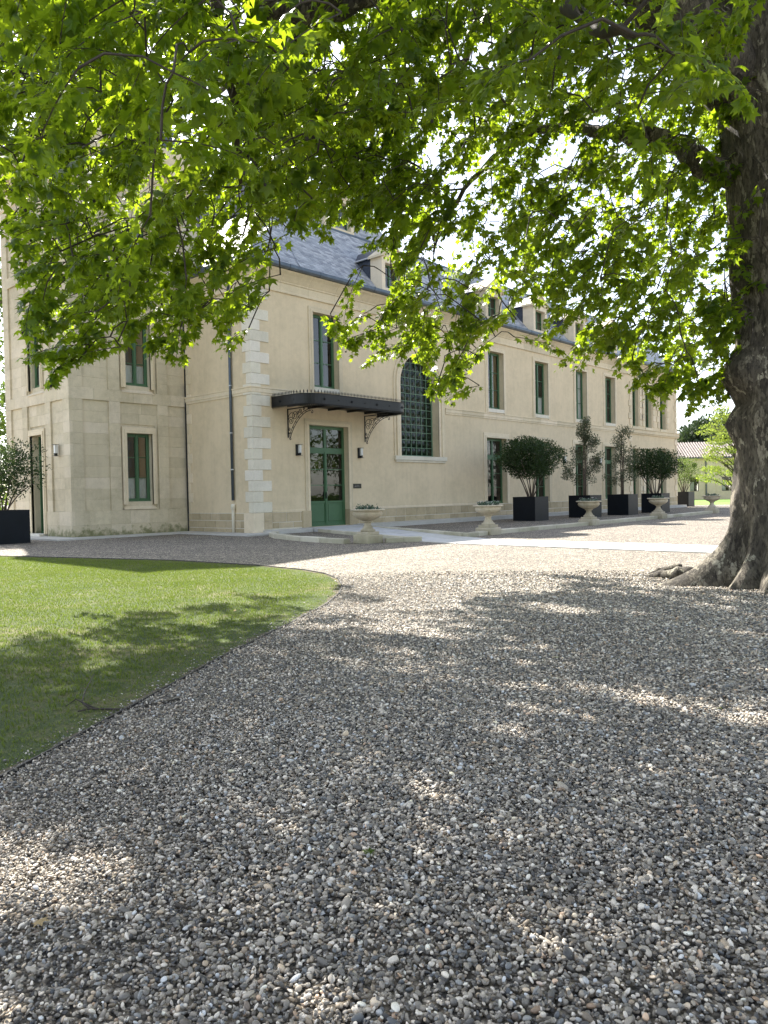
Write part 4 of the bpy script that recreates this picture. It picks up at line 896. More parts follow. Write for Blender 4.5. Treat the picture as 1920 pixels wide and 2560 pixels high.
bl=at(8,1280,22.0); b6=(bl[0],bl[1],GZ); planter(b6,'dark planter box cut by the left edge in front of the pavilion',1.06,.95); globe_shrub(b6,'open dark shrub in the planter before the pavilion door',2.3,1.75,1.25,4300,.085,stems=7,seed=9,lean=(.1,-.1))

# ================================================================ FAR BUILDING, TREES BEYOND
fo=at(1745,1236,82); fd=np.array([rt[0],rt[1],0]); fd/=np.linalg.norm(fd); fa_=R(-9); fx=np.array([fd[0]*math.cos(fa_)-fd[1]*math.sin(fa_),fd[0]*math.sin(fa_)+fd[1]*math.cos(fa_),0])
FB=thing('far_outbuilding','low stone outbuilding with red tile roof and round windows beyond the lawn','building',(fo[0],fo[1],GZ),math.atan2(fx[1],fx[0]))
fwn=[(-.8,.1),(2.45,3.4)]
m_=MB(); wall_sheet(m_,-4.4,12,0,4.55,[(a,b,.9,2.4) for a,b in fwn],0,.25); m_.quad((-4.4,0,0),(-4.4,0,4.55),(-4.4,8,4.55),(-4.4,8,0)); m_.quad((12,0,0),(12,8,0),(12,8,4.55),(12,0,4.55)); m_.build('wall','far_stone',FB)
for a,b in fwn:
    m_=MB(); frame(m_,a,b,.9,2.4,.05,.15,.2); o=m_.build('window','black_iron',FB); MB().quad((a,.18,.9),(b,.18,.9),(b,.18,2.4),(a,.18,2.4)).build('pane','pane_glass',o); MB().box(a+.05,a+.45,.3,.32,.9,1.9).build('curtain_and_glint','curtain_and_glint',o); MB().box(a,b,.9,.95,.9,2.4).build('interior','interior',o)
for x in (-.35,2.9):
    m_=MB(); m_.tube([(x,-.03,3.72),(x,.02,3.72)],.34,20); o=m_.build('round_window','far_stone',FB); MB().tube([(x,-.04,3.72),(x,-.031,3.72)],.27,20).build('pane','bottle_glass',o)
MB().box(.95,1.75,-.05,.0,0,4.5).build('pilaster','far_stone',FB); MB().tube([(.82,-.08,0),(.82,-.08,4.5)],.06,8).build('downpipe','zinc',FB); MB().box(-4.4,12,-.04,-.001,2.75,2.83).build('string_course','far_stone',FB); MB().box(-4.4,12,-.12,-.001,4.35,4.55).build('cornice','far_stone',FB); MB().box(-4.4,12,-.05,-.001,0,.55).build('plinth','far_stone',FB)
tl=MB()
for i in range(60):
    x=-4.5+i*.28
    tl.add([(x+.095*math.cos(q),-.35+.0,4.5+.09*math.sin(q)) for q in np.linspace(0,PI,5)]+[(x+.095*math.cos(q),4,6.35+.09*math.sin(q)) for q in np.linspace(0,PI,5)],[(j,j+1,6+j,5+j) for j in range(4)])
rf_=MB(); rf_.quad((-4.6,-.35,4.48),(12.2,-.35,4.48),(12.2,4,6.33),(-4.6,4,6.33)); rf_.quad((-4.6,8.3,4.48),(-4.6,4,6.33),(12.2,4,6.33),(12.2,8.3,4.48)); ro_=rf_.build('roof','soil',FB); stuff(tl.build('roof_tiles','terracotta',ro_)); MB().box(-4.5,12.2,-.46,-.36,4.40,4.5).build('gutter','zinc',ro_)  # dark colour of the roof sheet gives the shaded gaps between tile rows
fn=MB(); fn.lathe([(.42,4.5),(.42,4.75),(.28,4.8),(.2,4.95),(.3,5.0)],12,(1.35,-.1)); fn.lathe([(.05,5.0),(.2,5.05),(.27,5.2),(.2,5.37),(.04,5.42)],12,(1.35,-.1)); fn.build('finial','far_stone',FB,True)
def leafy_tree(name,label,loc,h,wd,zb,nleaf,size,mat,seed,group=None,flat=False,trunk_r=.15,puffs=26):
    T=thing(name,label,'tree',loc,0,group); rr=random.Random(seed); cen=[];rad=[]
    for i in range(puffs):
        t=rr.random(); z=zb+(h-zb)*t; prof=math.sin(PI*min(1,.12+t*.8))**.7 if not flat else (1-t*.45); a=rr.random()*2*PI; u=rr.random()**.5*wd*.42*prof
        cen.append((u*math.cos(a),u*math.sin(a),z)); s_=wd*rr.uniform(.10,.19)*(.62 if flat else 1); rad.append((s_,s_,s_*(.25 if flat else .8)))
    P_,A,Nn,sz=shrub_leaves(cen,rad,nleaf,size,0,.25); V,F_=leafmesh_quads(P_,A,Nn,sz,.6,.2); tri_mesh('crown',V,F_,mat,T,np.repeat(rng.random(nleaf),4))
    m_=MB(); m_.tube([(0,0,-.1),(.05,0,h*.4),(0,.05,h*.85)],[trunk_r,trunk_r*.7,trunk_r*.25],8)
    for c in cen[::2]: m_.tube([(0,0,max(.5,c[2]-wd*.18)),(c[0]*.5,c[1]*.5,c[2]-wd*.06),c],[trunk_r*.35,trunk_r*.25,.02],4)
    m_.build('trunk','twig_bark',T,True); return T
def fl(px,d): p=at(px,1236,d); return (p[0],p[1],GZ)
PN=['dark pine rising above the left of the outbuilding roof','dark round-topped pine left of the lime-green tree','dark pine partly behind the lime-green tree','tall dark pine hidden mostly by the plane trunk','dark pine just beyond the wing corner','pine right behind the plane trunk','pine to the right of the plane trunk']
for i,(px,d,h,wd) in enumerate([(1700,118,10.5,9),(1735,112,10,8),(1770,125,12.2,9),(1830,120,13,10),(1675,130,11.5,9),(1940,118,12,9),(2060,124,13,10)]):
    leafy_tree('pine_tree',PN[i],fl(px,d),h,wd,2.5,5200,.55,'pine_leaf',20+i,'dark pines beyond the outbuilding',puffs=40)
leafy_tree('young_tree','young lime-green feathery tree on the far lawn right of the outbuilding windows',fl(1838,70),8.6,8.6,1.6,9500,.17,'lime_leaf',31,flat=True,trunk_r=.16,puffs=75)
for i,(px,d,h,wd,l) in enumerate([(-30,44,15,8,'leafy green tree behind the pavilion at the left edge'),(-160,52,14,9,'second leafy tree behind the pavilion, cut by the left edge')]): leafy_tree('garden_tree',l,fl(px,d),h,wd,1.2,6500,.3,'tree_leaf',40+i,'trees behind the pavilion',puffs=40)
# garden on the other side of the court, mirrored in the panes
for i,(x,y,h,wd) in enumerate([(6,-44,13,10),(17,-46,15,11),(29,-45,12,10),(41,-48,15,12),(54,-47,13,11)]): leafy_tree('court_tree','leafy tree across the court, number %s from the left as mirrored in the panes'%('one','two','three','four','five')[i],(x,y,GZ),h,wd,2,3500,.5,'tree_leaf',60+i,'trees mirrored in the panes',trunk_r=.3,puffs=36)
hd=thing('clipped_hedge','clipped green hedge across the court mirrored in the door panes','hedge',(20,-37,GZ)); n_=9000
P_=np.stack([rng.uniform(-22,30,n_),rng.uniform(-.7,.7,n_),1.15*rng.random(n_)**.4],1); A=unit(rng.normal(0,1,(n_,3))); Nn=unit(np.cross(A,rng.normal(0,1,(n_,3)))); V,F_=leafmesh_quads(P_,A,Nn,np.full(n_,.28),.6); tri_mesh('foliage',V,F_,'tree_leaf',hd,np.repeat(rng.random(n_),4)); MB().box(-22,30,-.5,.5,0,1.0).build('core','shrub_leaf',hd)

# ================================================================ PLANE TREE
PT=thing('plane_tree','huge old plane tree with flaking bark whose crown overhangs the court','tree',(0,0,0))
TC=np.array([-4.93,-16.86]); LEFT=-rt[:2]/np.linalg.norm(rt[:2]); THL=math.atan2(LEFT[1],LEFT[0])
Zs=np.concatenate([np.linspace(-.25,1.2,26),np.linspace(1.28,8.4,60)]); NT=72; V=[]
lob=[(THL+.02,1.0,.26),(THL+.55,.55,.16),(THL-.75,.35,.22),(THL+1.02,.80,.22),(THL+1.62,.75,.2),(THL+2.3,.8,.25),(THL+3.3,.8,.28),(THL-1.7,.7,.28)]
prng=np.random.default_rng(3); ph=prng.random(12)*6.28
for z in Zs:
    base=.53+.03*math.sin(z*1.3)+ (.06*max(0,z-3.2))*(1 if z<6 else 1) 
    for j in range(NT):
        th=2*PI*j/NT; r=base
        fl0=math.exp(-max(z,0)/.42); fl1=math.exp(-max(z,0)/.30)
        lo_=0
        for a,am,wd in lob:
            d=(th-a+PI)%(2*PI)-PI; lo_+=am*math.exp(-(d/wd)**2)
        r+=fl0*.06+.80*math.exp(-max(z,-.12)/.34)*lo_+fl0*.075*(abs(math.sin(6.5*th+ph[9]+.8*math.sin(3*th)))-.5)+fl1*.02*math.sin(17*th+ph[10]+z*5)
        dl=(th-THL+PI)%(2*PI)-PI
        r+=.22*math.exp(-(dl/.62)**2)*math.exp(-((z-2.50)/.22)**2)+.12*math.exp(-((dl+.1)/.5)**2)*math.exp(-((z-1.88)/.17)**2)-.05*math.exp(-(dl/.8)**2)*math.exp(-((z-2.15)/.1)**2)
        r+=.10*math.exp(-((dl-.9)/.4)**2)*math.exp(-((z-4.3)/.4)**2)
        for q in range(6): r+=(.018 if q<3 else .009)*math.sin((q+2)*th+ph[q]+z*(1.1+q*.7))
        r+=.012*math.sin(z*9+3*th+ph[7])*math.sin(z*4+ph[8])
        lx=.0+.02*z; V.append((TC[0]+lx*rt[0]*-.3+r*math.cos(th),TC[1]+lx*rt[1]*-.3+r*math.sin(th),z))
Fq=[(i*NT+j,i*NT+(j+1)%NT,(i+1)*NT+(j+1)%NT,(i+1)*NT+j) for i in range(len(Zs)-1) for j in range(NT)]
trunk=tri_mesh('trunk',V,Fq,'plane_bark',PT,smooth=True)
# surface roots running out over the gravel
def root(p,rad): 
    p=[np.array(q,float) for q in p]; pp_=[];rr_=[]
    for i in range(len(p)-1):
        for t in np.linspace(0,1,5)[:-1]: pp_.append(p[i]+(p[i+1]-p[i])*t+prng.normal(0,.012,3)); rr_.append((rad[i]+(rad[i+1]-rad[i])*t)*prng.uniform(.92,1.08))
    pp_.append(p[-1]); rr_.append(rad[-1]); m_=MB(); m_.tube([tuple(q) for q in pp_],rr_,14); m_.build('root','plane_bark',trunk,True)
G=lambda x,y,dz=0:np.append(gnd(x,y)[:2],GZ+dz)
root([G(1725,1450,.06),G(1690,1449,.05),G(1655,1446,.035),G(1618,1444,.0),G(1590,1444,-.04)],[.12,.10,.07,.045,.02])
root([G(1700,1435,.06),G(1655,1436,.05),G(1625,1438,.0)],[.09,.06,.03])
T3=lambda z:np.array([TC[0]-.006*z*rt[0],TC[1]-.006*z*rt[1],z])
def dirp(ang,r,z): a=THL+ang; return np.array([TC[0]+r*math.cos(a),TC[1]+r*math.sin(a),z])
LIMBS=[([T3(5.6),at(1700,60,8.9),at(1500,-160,8.4),at(1150,-130,7.7),at(850,8,7.1),at(690,22,6.7),at(540,-60,6.1),at(300,-90,5.6),at(60,-40,5.6)],[.42,.38,.28,.2,.13,.11,.08,.05,.03]),
 ([T3(4.7),at(1775,420,9.45),at(1725,378,9.7),at(1640,338,10.0),at(1560,345,10.3),at(1470,322,10.8),at(1330,330,11.4),at(1180,450,12),at(1080,600,12.4)],[.2,.15,.13,.11,.095,.08,.06,.04,.02]),
 ([T3(7.2),T3(10)+np.array([.4,.3,0]),T3(13)+np.array([1.2,1.0,0]),T3(15.5)+np.array([1,2,0])],[.5,.38,.22,.08]),
 ([T3(6.8),at(1500,-330,11),at(1100,-250,12.6),at(760,0,13.6),at(540,240,14)],[.36,.26,.18,.1,.04]),
 ([T3(6.4),at(1600,-150,11),at(1400,-20,12),at(1250,180,13),at(1100,380,13.6)],[.3,.2,.14,.09,.03]),
 ([T3(7),dirp(.5,3,9.5),dirp(.7,6,10.5),dirp(.8,9,9.5)],[.36,.25,.14,.05]),
 ([T3(7.4),dirp(-.1,3,10.5),dirp(-.2,6,12),dirp(-.25,9,11)],[.34,.24,.13,.05]),
 ([T3(7.4),dirp(-1.0,3,10),dirp(-1.1,6,11),dirp(-1.2,8.5,10)],[.32,.22,.13,.05]),
 ([T3(7),dirp(1.3,3,9),dirp(1.35,6,9.6),dirp(1.4,8.5,8.5)],[.3,.22,.12,.05]),
 ([T3(7.3),dirp(2.4,3,10),dirp(2.5,6,10)],[.3,.2,.08]),([T3(7.3),dirp(-2.4,3,10),dirp(-2.5,6,10)],[.3,.2,.08]),
 ([at(1500,-160,8.4),at(1350,-60,6.8),at(1480,60,5.6),at(1600,90,5.0)],[.12,.08,.05,.02]),
 ([at(850,8,7.1),at(700,-200,5.6),at(480,-320,4.9),at(300,-200,4.6)],[.1,.07,.05,.03]),
 ([at(540,-60,6.1),at(545,120,6.2),at(580,200,6.3),at(590,330,6.6),at(600,470,7.1)],[.06,.05,.04,.03,.015]),
 ([at(850,8,7.1),at(700,130,8),at(745,250,8.6),at(760,330,9.0)],[.07,.04,.03,.015])]
nodes=[];nr=[]
for pts,rad in LIMBS:
    k=len(pts); path=[];rr=[]
    for i in range(k-1):
        p0=pts[max(i-1,0)];p1=pts[i];p2=pts[i+1];p3=pts[min(i+2,k-1)]
        for t in np.linspace(0,1,7)[:-1]:
            path.append(.5*((2*p1)+(-p0+p2)*t+(2*p0-5*p1+4*p2-p3)*t*t+(-p0+3*p1-3*p2+p3)*t**3)); rr.append(rad[i]+(rad[i+1]-rad[i])*t)
    path.append(pts[-1]); rr.append(rad[-1])
    path=[p+prng.normal(0,.02,3) for p in path]
    MB().tube([tuple(p) for p in path],rr,10 if rad[0]>.15 else 7).build('limb','plane_bark' if rad[0]>.15 else 'branch_bark',PT,True)
    nodes+=path; nr+=rr
# lower edge of the foliage as (x, y) in photograph pixels, used to place real hanging sprays at real distances
LB=np.array([(-200,640),(0,690),(46,715),(69,925),(127,965),(208,925),(243,890),(335,868),(405,897),(445,915),(486,833),(520,833),(555,890),(578,810),(613,670),(634,600),(694,566),(740,590),(798,612),(833,600),(880,570),(925,625),(960,660),(990,690),(1000,925),(1041,925),(1088,1000),(1134,1000),(1168,935),(1190,880),(1225,790),(1250,735),(1284,798),(1330,750),(1365,855),(1400,925),(1446,935),(1492,914),(1550,937),(1585,980),(1654,1025),(1712,985),(1770,985),(1828,960),(1860,900),(2000,900),(2300,900)],float)
yb=lambda x:np.interp(x,LB[:,0],LB[:,1])
def depth_of(px,py):
    if px<640:
        lo,hi=(4.4,11.5) if py<420 else (5.6,11)
    elif px<1150: lo,hi=(5.5,13.5) if py<330 else (9.0,14.0)
    else: lo,hi=(4.6,12) if py<260 else (8.8,12.8)
    return lo+(hi-lo)*random.random()**1.0
sprays=[]   # (tip, length)
def add_spray(px,py,d,ln=None):
    sprays.append((at(px,py,d),ln or random.uniform(.55,.95)))
# tips hanging along the lower edge
for px,py,d in [(30,600,6.6),(50,690,6.4),(90,880,6.8),(130,950,6.9),(150,920,6.8),(60,900,6.7),(215,890,7.2),(300,862,7.6),(390,880,7.8),(440,905,7.8),(470,850,8.0),(560,880,9),(540,840,8.8),(590,790,9.2),(605,690,9.5),(640,560,9.4),(735,580,6.6),(700,540,7),(820,600,11),(910,620,11),(845,885,11.2),(880,890,11.2),(870,860,11.3),(905,915,11.4),(930,840,11.5),(960,800,11.5),(950,880,11.3),(1000,905,11.2),(1060,925,11.2),(1090,990,11),(1120,1000,11),(1140,960,11.2),(1170,915,11.2),(1210,850,11.4),(1270,790,11.6),(1320,745,11.6),(1365,840,10.8),(1400,915,10.6),(1440,930,10.4),(1490,905,10.6),(1540,930,10.2),(1580,970,10.0),(1650,1015,9.9),(1625,990,10),(1700,970,9.8),(1740,980,9.6),(1800,1000,9.6),(1775,1010,9.6),(1720,1040,9.4),(1830,900,9.3)]:
    add_spray(px,py,d,random.uniform(.5,.8))
    add_spray(px+random.uniform(-25,25),py-random.uniform(20,70),d+random.uniform(-.4,.4))
# mass of the crown in view
cnt=0
while cnt<1480:
    px=random.uniform(-120,1880) if cnt<1150 else random.uniform(620,1010) if cnt<1340 else random.uniform(1000,1860); lim=yb(px)-25; py=random.uniform(-220,lim) if cnt<1150 else random.uniform(230,lim)
    if px>1150 and py>330 and cnt<1340 and random.random()<.1: continue
    if px<70 and 480<py<900 and random.random()<.7: continue
    d=depth_of(px,py); sprays.append((at(px,py,d),random.uniform(.5,.95))); cnt+=1
# rest of the crown: overhead, behind and to the right, shading the court
cc=np.array([TC[0]-1.0,TC[1]+2.2,8.6]); cnt=0
while cnt<800:
    v=prng.normal(0,1,3); v/=np.linalg.norm(v); r=prng.random()**.45
    p=cc+v*r*np.array([9.6,10.2,5.6])
    if p[2]<3.4: continue
    if np.hypot(p[0]-TC[0],p[1]-TC[1])<1.2: continue
    x,y,z=proj(p); x,y,z=x[0],y[0],z[0]
    if z<1.2 and np.linalg.norm(p-O)<2.5: continue
    if z>0 and -300<x<2200:
        if y>yb(x)-60 or (y>-150 and z>14.5 and x>640): continue
        if y>-100 and random.random()<.55: continue
    sprays.append((p,prng.uniform(.6,1.1))); cnt+=1
# boughs whose shade falls on the near half of the lawn
SB=np.array([(0,1605),(174,1522),(244,1500),(336,1512),(488,1500),(705,1472),(852,1466)],float); k_=0; SV3=np.array(SUN)
for _ in range(4000):
    if k_>=150: break
    x=random.uniform(-150,850); y=np.interp(x,SB[:,0],SB[:,1])+18+random.random()**1.2*330
    g_=gnd(x,y); z=random.uniform(4.5,9.5); p=g_+SV3*((z-GZ)/SV3[2]); X,Y,D=proj(p)
    if Y[0]>yb(X[0])-45: continue
    sprays.append((p,prng.uniform(.6,1.0))); k_+=1
# openings in the crown, where the sun reaches the court
LIT=[(240,2290,.27),(70,2330,.18)]
SV3=np.array(SUN)
def sunny(p):
    g_=p-SV3*((p[2]-GZ)/SV3[2])
    return any(np.hypot(*(g_[:2]-gnd(x,y)[:2]))<r_ for x,y,r_ in LIT)
sprays=[q for q in sprays if not sunny(q[0]+np.array([0,0,.3]))]
nodes=np.array(nodes); nr=np.array(nr)
# order by distance from the limbs, then join each spray to the nearest wood above it
tips=np.array([s[0] for s in sprays]); d0=np.array([np.min(np.linalg.norm(nodes-t,axis=1)) for t in tips])
LP=[];LA=[];LN=[];LS=[]; bm_=MB(); tw=MB(); balls=MB()
for si in np.argsort(d0):
    tip,ln=sprays[si]; out=tip-np.array([TC[0],TC[1],tip[2]]); out=out/(np.linalg.norm(out)+1e-6)
    hv=out+np.append(prng.normal(0,.8,2),0); hv/=np.linalg.norm(hv)+1e-6; anchor=tip-hv*ln*prng.uniform(.35,.9)+np.array([0,0,ln*prng.uniform(.2,.85)])+prng.normal(0,.05,3); out=hv
    dd=nodes-anchor; dist=np.linalg.norm(dd,axis=1)+np.where(dd[:,2]<-.1,(-dd[:,2])*.9,0)
    k=int(np.argmin(dist)); s0=nodes[k]; L=np.linalg.norm(anchor-s0)
    m=max(3,int(L/.35)); path=[]
    for t in np.linspace(0,1,m+1): 
        p=s0+(anchor-s0)*t+np.array([0,0,.16*L*math.sin(PI*t)])+(prng.normal(0,.035*min(L,1.5),3) if 0<t<1 else 0); path.append(p)
    ra=min(nr[k]*.6,.010+.008*L); rads=list(np.linspace(ra*1.15,.0085,m+1))
    bm_.tube([tuple(p) for p in path],rads,4,False)
    nodes=np.vstack([nodes,path[1:]]); nr=np.append(nr,rads[1:])
    # the leafy twig itself
    q=[anchor]; c1=anchor+(tip-anchor)*.5+out*ln*.18+np.array([0,0,.05])
    tp=[(1-t)**2*anchor+2*t*(1-t)*c1+t*t*tip for t in np.linspace(0,1,6)]
    tw.tube([tuple(p) for p in tp],[.006,.005,.0045,.004,.003,.002],3,False)
    nl=int(prng.integers(32,46))
    for i in range(nl):
        t=.06+.94*(i+prng.random())/nl; f=t*5; a=int(min(f,4.999)); p=tp[a]+(tp[a+1]-tp[a])*(f-a); tn=tp[a+1]-tp[a]; tn/=np.linalg.norm(tn)+1e-9
        side=np.cross(tn,[0,0,1.]); side/=np.linalg.norm(side)+1e-9; sg=1 if i%2 else -1
        dr=side*sg*prng.uniform(.5,1)+tn*prng.uniform(.1,.8)+np.array([0,0,prng.uniform(-.75,.15)])+prng.normal(0,.3,3); dr/=np.linalg.norm(dr)
        nmm=np.array([0,0,1.])+out*.35+prng.normal(0,.42,3); nmm-=dr*(nmm@dr); nmm/=np.linalg.norm(nmm)+1e-9
        LP.append(p+dr*prng.uniform(.03,.10)); LA.append(dr); LN.append(nmm); LS.append(prng.uniform(.036,.092)*(1.08 if t<.8 else .72))
    if prng.random()<.16:
        b=tp[-2]+np.array([prng.normal(0,.03),prng.normal(0,.03),-.10-.05*prng.random()])
        tw.tube([tuple(tp[-2]),tuple(b)],.0015,3,False); balls.lathe([(.002,b[2]-.014),(.010,b[2]-.010),(.014,b[2]),(.010,b[2]+.010),(.002,b[2]+.014)],6,(b[0],b[1]))
bm_.build('branches','branch_bark',PT,True); CR=tw.build('crown','branch_bark',PT); stuff(balls.build('seed_balls','edging',PT,True))
LP=np.array(LP);LA=np.array(LA);LN=np.array(LN);LS=np.array(LS); LBn=np.cross(LN,LA)
half=[(90,1.05),(70,.56),(58,.55),(38,.95),(16,.50),(2,.55),(-18,.74),(-55,.36)]
ol=[(r*math.cos(R(a)),r*math.sin(R(a))) for a,r in half]; ol=ol+[(-x,y) for x,y in ol[1:][::-1]]
L2=np.array([(0,-.02)]+ol); L2[:,1]+=.30
L3=np.stack([L2[:,0],L2[:,1],-.20*np.abs(L2[:,0])**1.5-.16*np.clip(L2[:,1],0,None)**2+.05],1); nL=len(L3); Ft=np.array([(0,i,i%(nL-1)+1) for i in range(1,nL)])
px,py,dz=proj(LP); cand=np.where((dz>1)&(px>-20)&(px<1940)&(py>-20)&(py<1250))[0]; near=cand[np.argsort(dz[cand])[:300]]; mask=np.ones(len(LP),bool); mask[near]=False
cv=prng.uniform(.2,2.8,len(LP))
def verts(ix): 
    l=L3[None]*np.array([1,1,1.])[None,None]; z=l[...,2]*cv[ix,None]
    return LP[ix,None]+LS[ix,None,None]*(l[...,0:1]*LBn[ix,None]+l[...,1:2]*LA[ix,None]+z[...,None]*LN[ix,None])
ix=np.where(mask)[0]; V=verts(ix).reshape(-1,3); F_=(np.arange(len(ix))[:,None,None]*nL+Ft[None]).reshape(-1,3)
lf=tri_mesh('foliage',V,F_,'plane_leaf',CR,np.repeat(np.clip(prng.normal(.45,.32,len(ix)),0,1),nL)); stuff(lf)
lme=bpy.data.meshes.new('leaf'); lme.from_pydata([tuple(v) for v in L3],[],[tuple(f) for f in Ft.tolist()]); lme.materials.append(M['plane_leaf_single'])
for i in near:
    o=bpy.data.objects.new('leaf',lme); b_,a_,n_=LBn[i]*LS[i],LA[i]*LS[i],LN[i]*LS[i]*cv[i]; link(o,CR)
    o.matrix_world=Matrix(((b_[0],a_[0],n_[0],LP[i][0]),(b_[1],a_[1],n_[1],LP[i][1]),(b_[2],a_[2],n_[2],LP[i][2]),(0,0,0,1)))
print('leaves',len(LP))

# ================================================================ GRAVEL PEBBLES AND GRASS (instanced)
def scatter(name,mat,protos,P,rot,scl,idx,fl=None,col=None):
    c=bpy.data.collections.new(name+'_pieces')
    for i,me in enumerate(protos):
        me.materials.append(M[mat]); c.objects.link(bpy.data.objects.new('%s_piece'%name,me))
    me=bpy.data.meshes.new(name); me.vertices.add(len(P)); me.vertices.foreach_set('co',np.asarray(P,np.float32).ravel())
    for nm,dat,ty in (('rot',rot,'FLOAT_VECTOR'),('scl',scl,'FLOAT_VECTOR')):
        a=me.attributes.new(nm,ty,'POINT'); a.data.foreach_set('vector',np.asarray(dat,np.float32).ravel())
    a=me.attributes.new('pick','INT','POINT'); a.data.foreach_set('value',np.asarray(idx,np.int32))
    if fl is not None: a=me.attributes.new('rnd','FLOAT','POINT'); a.data.foreach_set('value',np.asarray(fl,np.float32))
    if col is not None: a=me.attributes.new('col','FLOAT_COLOR','POINT'); a.data.foreach_set('color',np.asarray(col,np.float32).ravel())
    me.materials.append(M[mat]); o=link(bpy.data.objects.new(name,me)); stuff(o)
    ng=bpy.data.node_groups.new(name,'GeometryNodeTree'); ng.interface.new_socket('Geometry',in_out='INPUT',socket_type='NodeSocketGeometry'); ng.interface.new_socket('Geometry',in_out='OUTPUT',socket_type='NodeSocketGeometry')
    gi=ng.nodes.new('NodeGroupInput'); go=ng.nodes.new('NodeGroupOutput'); ci=ng.nodes.new('GeometryNodeCollectionInfo'); ci.inputs['Collection'].default_value=c; ci.inputs['Separate Children'].default_value=True; ci.inputs['Reset Children'].default_value=True
    ip=ng.nodes.new('GeometryNodeInstanceOnPoints'); ip.inputs['Pick Instance'].default_value=True
    def na(nm,ty):
        q=ng.nodes.new('GeometryNodeInputNamedAttribute'); q.data_type=ty; q.inputs['Name'].default_value=nm; return [s for s in q.outputs if s.enabled and s.name=='Attribute'][0]
    ng.links.new(gi.outputs[0],ip.inputs['Points']); ng.links.new(ci.outputs[0],ip.inputs['Instance']); ng.links.new(na('pick','INT'),ip.inputs['Instance Index'])
    er=ng.nodes.new('FunctionNodeEulerToRotation'); ng.links.new(na('rot','FLOAT_VECTOR'),er.inputs[0]); ng.links.new(er.outputs[0],ip.inputs['Rotation']); ng.links.new(na('scl','FLOAT_VECTOR'),ip.inputs['Scale']); ng.links.new(ip.outputs[0],go.inputs[0])
    md=o.modifiers.new('scatter','NODES'); md.node_group=ng
    return o
def ico(sub=1):
    import bmesh
    b=bmesh.new(); bmesh.ops.create_icosphere(b,subdivisions=sub,radius=1); me=bpy.data.meshes.new('pebble'); 
    k=prng.normal(0,.13,(3,3)); f=prng.normal(0,1.6,(4,3)); ph_=prng.random(4)*6
    for v in b.verts:
        c_=np.array(v.co); s_=1+sum(.07*math.sin(c_@f[q]+ph_[q]) for q in range(4)); c_=(np.eye(3)+k)@c_*s_; v.co=c_
    b.to_mesh(me); b.free(); me.polygons.foreach_set('use_smooth',[True]*len(me.polygons)); return me
def fan(n,d0,d1,ang=.36,pw=2):
    d=(d0**pw+(d1**pw-d0**pw)*prng.random(n))**(1/pw); h_=fw[:2]/np.linalg.norm(fw[:2]); s_=rt[:2]/np.linalg.norm(rt[:2]); l=(prng.random(n)*2-1)*(d*math.tan(ang*1.45)+1.3)
    return O[:2]+h_*d[:,None]+s_*l[:,None]
Q=fan(1650000,1.2,11.8); Q=Q[prng.random(len(Q))<np.interp(np.hypot(Q[:,0]-O[0],Q[:,1]-O[1]),[3.2,6,8,11.8],[1,.55,.4,0])]; ins_=in_poly(Q,LXY); qi=Q[ins_]; ei=np.full(len(qi),9.)
for a,b in zip(LXY[:-1],LXY[1:]):
    t=np.clip(((qi-a)@(b-a))/((b-a)@(b-a)),0,1); ei=np.minimum(ei,np.linalg.norm(qi-(a+t[:,None]*(b-a)),axis=1))
Q=np.concatenate([Q[~ins_],qi[prng.random(len(qi))<.30*np.exp(-ei/.06)]]); Q=Q[np.hypot(Q[:,0]-TC[0],Q[:,1]-TC[1])>.85]
n_=len(Q); dist=np.hypot(Q[:,0]-O[0],Q[:,1]-O[1])
big=.5+.5*np.sin(Q[:,0]*1.3+np.sin(Q[:,1]*.9)*1.4)*np.sin(Q[:,1]*1.1+1); edl=np.full(n_,9.)
for a,b in zip(LXY[:-1],LXY[1:]):
    t=np.clip(((Q-a)@(b-a))/((b-a)@(b-a)),0,1); edl=np.minimum(edl,np.linalg.norm(Q-(a+t[:,None]*(b-a)),axis=1))
base=np.exp(prng.normal(math.log(.0051),.32,n_))*np.interp(edl+.25*np.sin(Q[:,0]*3)*np.sin(Q[:,1]*2.3),[.1,.9,1.6],[.68,.8,1.0])*(.92+.2*big)*np.interp(dist,[3.2,6,8,11],[1.0,1.16,1.28,1.4])
scl=np.stack([base*prng.uniform(1.0,1.55,n_),base*prng.uniform(.8,1.1,n_),base*prng.uniform(.5,.8,n_)],1)
rot=np.stack([prng.normal(0,.45,n_),prng.normal(0,.45,n_),prng.random(n_)*6.28],1)
u_=np.clip(prng.beta(.95,1.1,n_),0,1); cols=np.stack([np.interp(u_,[p for p,_ in PEB],[c[k] for _,c in PEB]) for k in range(3)],1)
wm=prng.random(n_); cols[wm<.12]*=np.array([1.08,.97,.84]); cols[(wm>.10)&(wm<.125)]*=np.array([1.05,.92,.86]); cols[(wm>.14)&(wm<.24)]*=np.array([.84,.95,1.12]); cols=np.clip(cols*np.array([1.06,.98,.87]),0.02,.85); col=np.concatenate([cols,np.ones((n_,1))],1)
P3=np.concatenate([Q,(GZ+.004+prng.random(n_)*.016)[:,None]],1)
scatter('gravel_pebbles','pebble',[ico(2) for _ in range(7)],P3,rot,scl,prng.integers(0,7,n_),col=col)['label']='loose rounded river gravel covering the court in front'
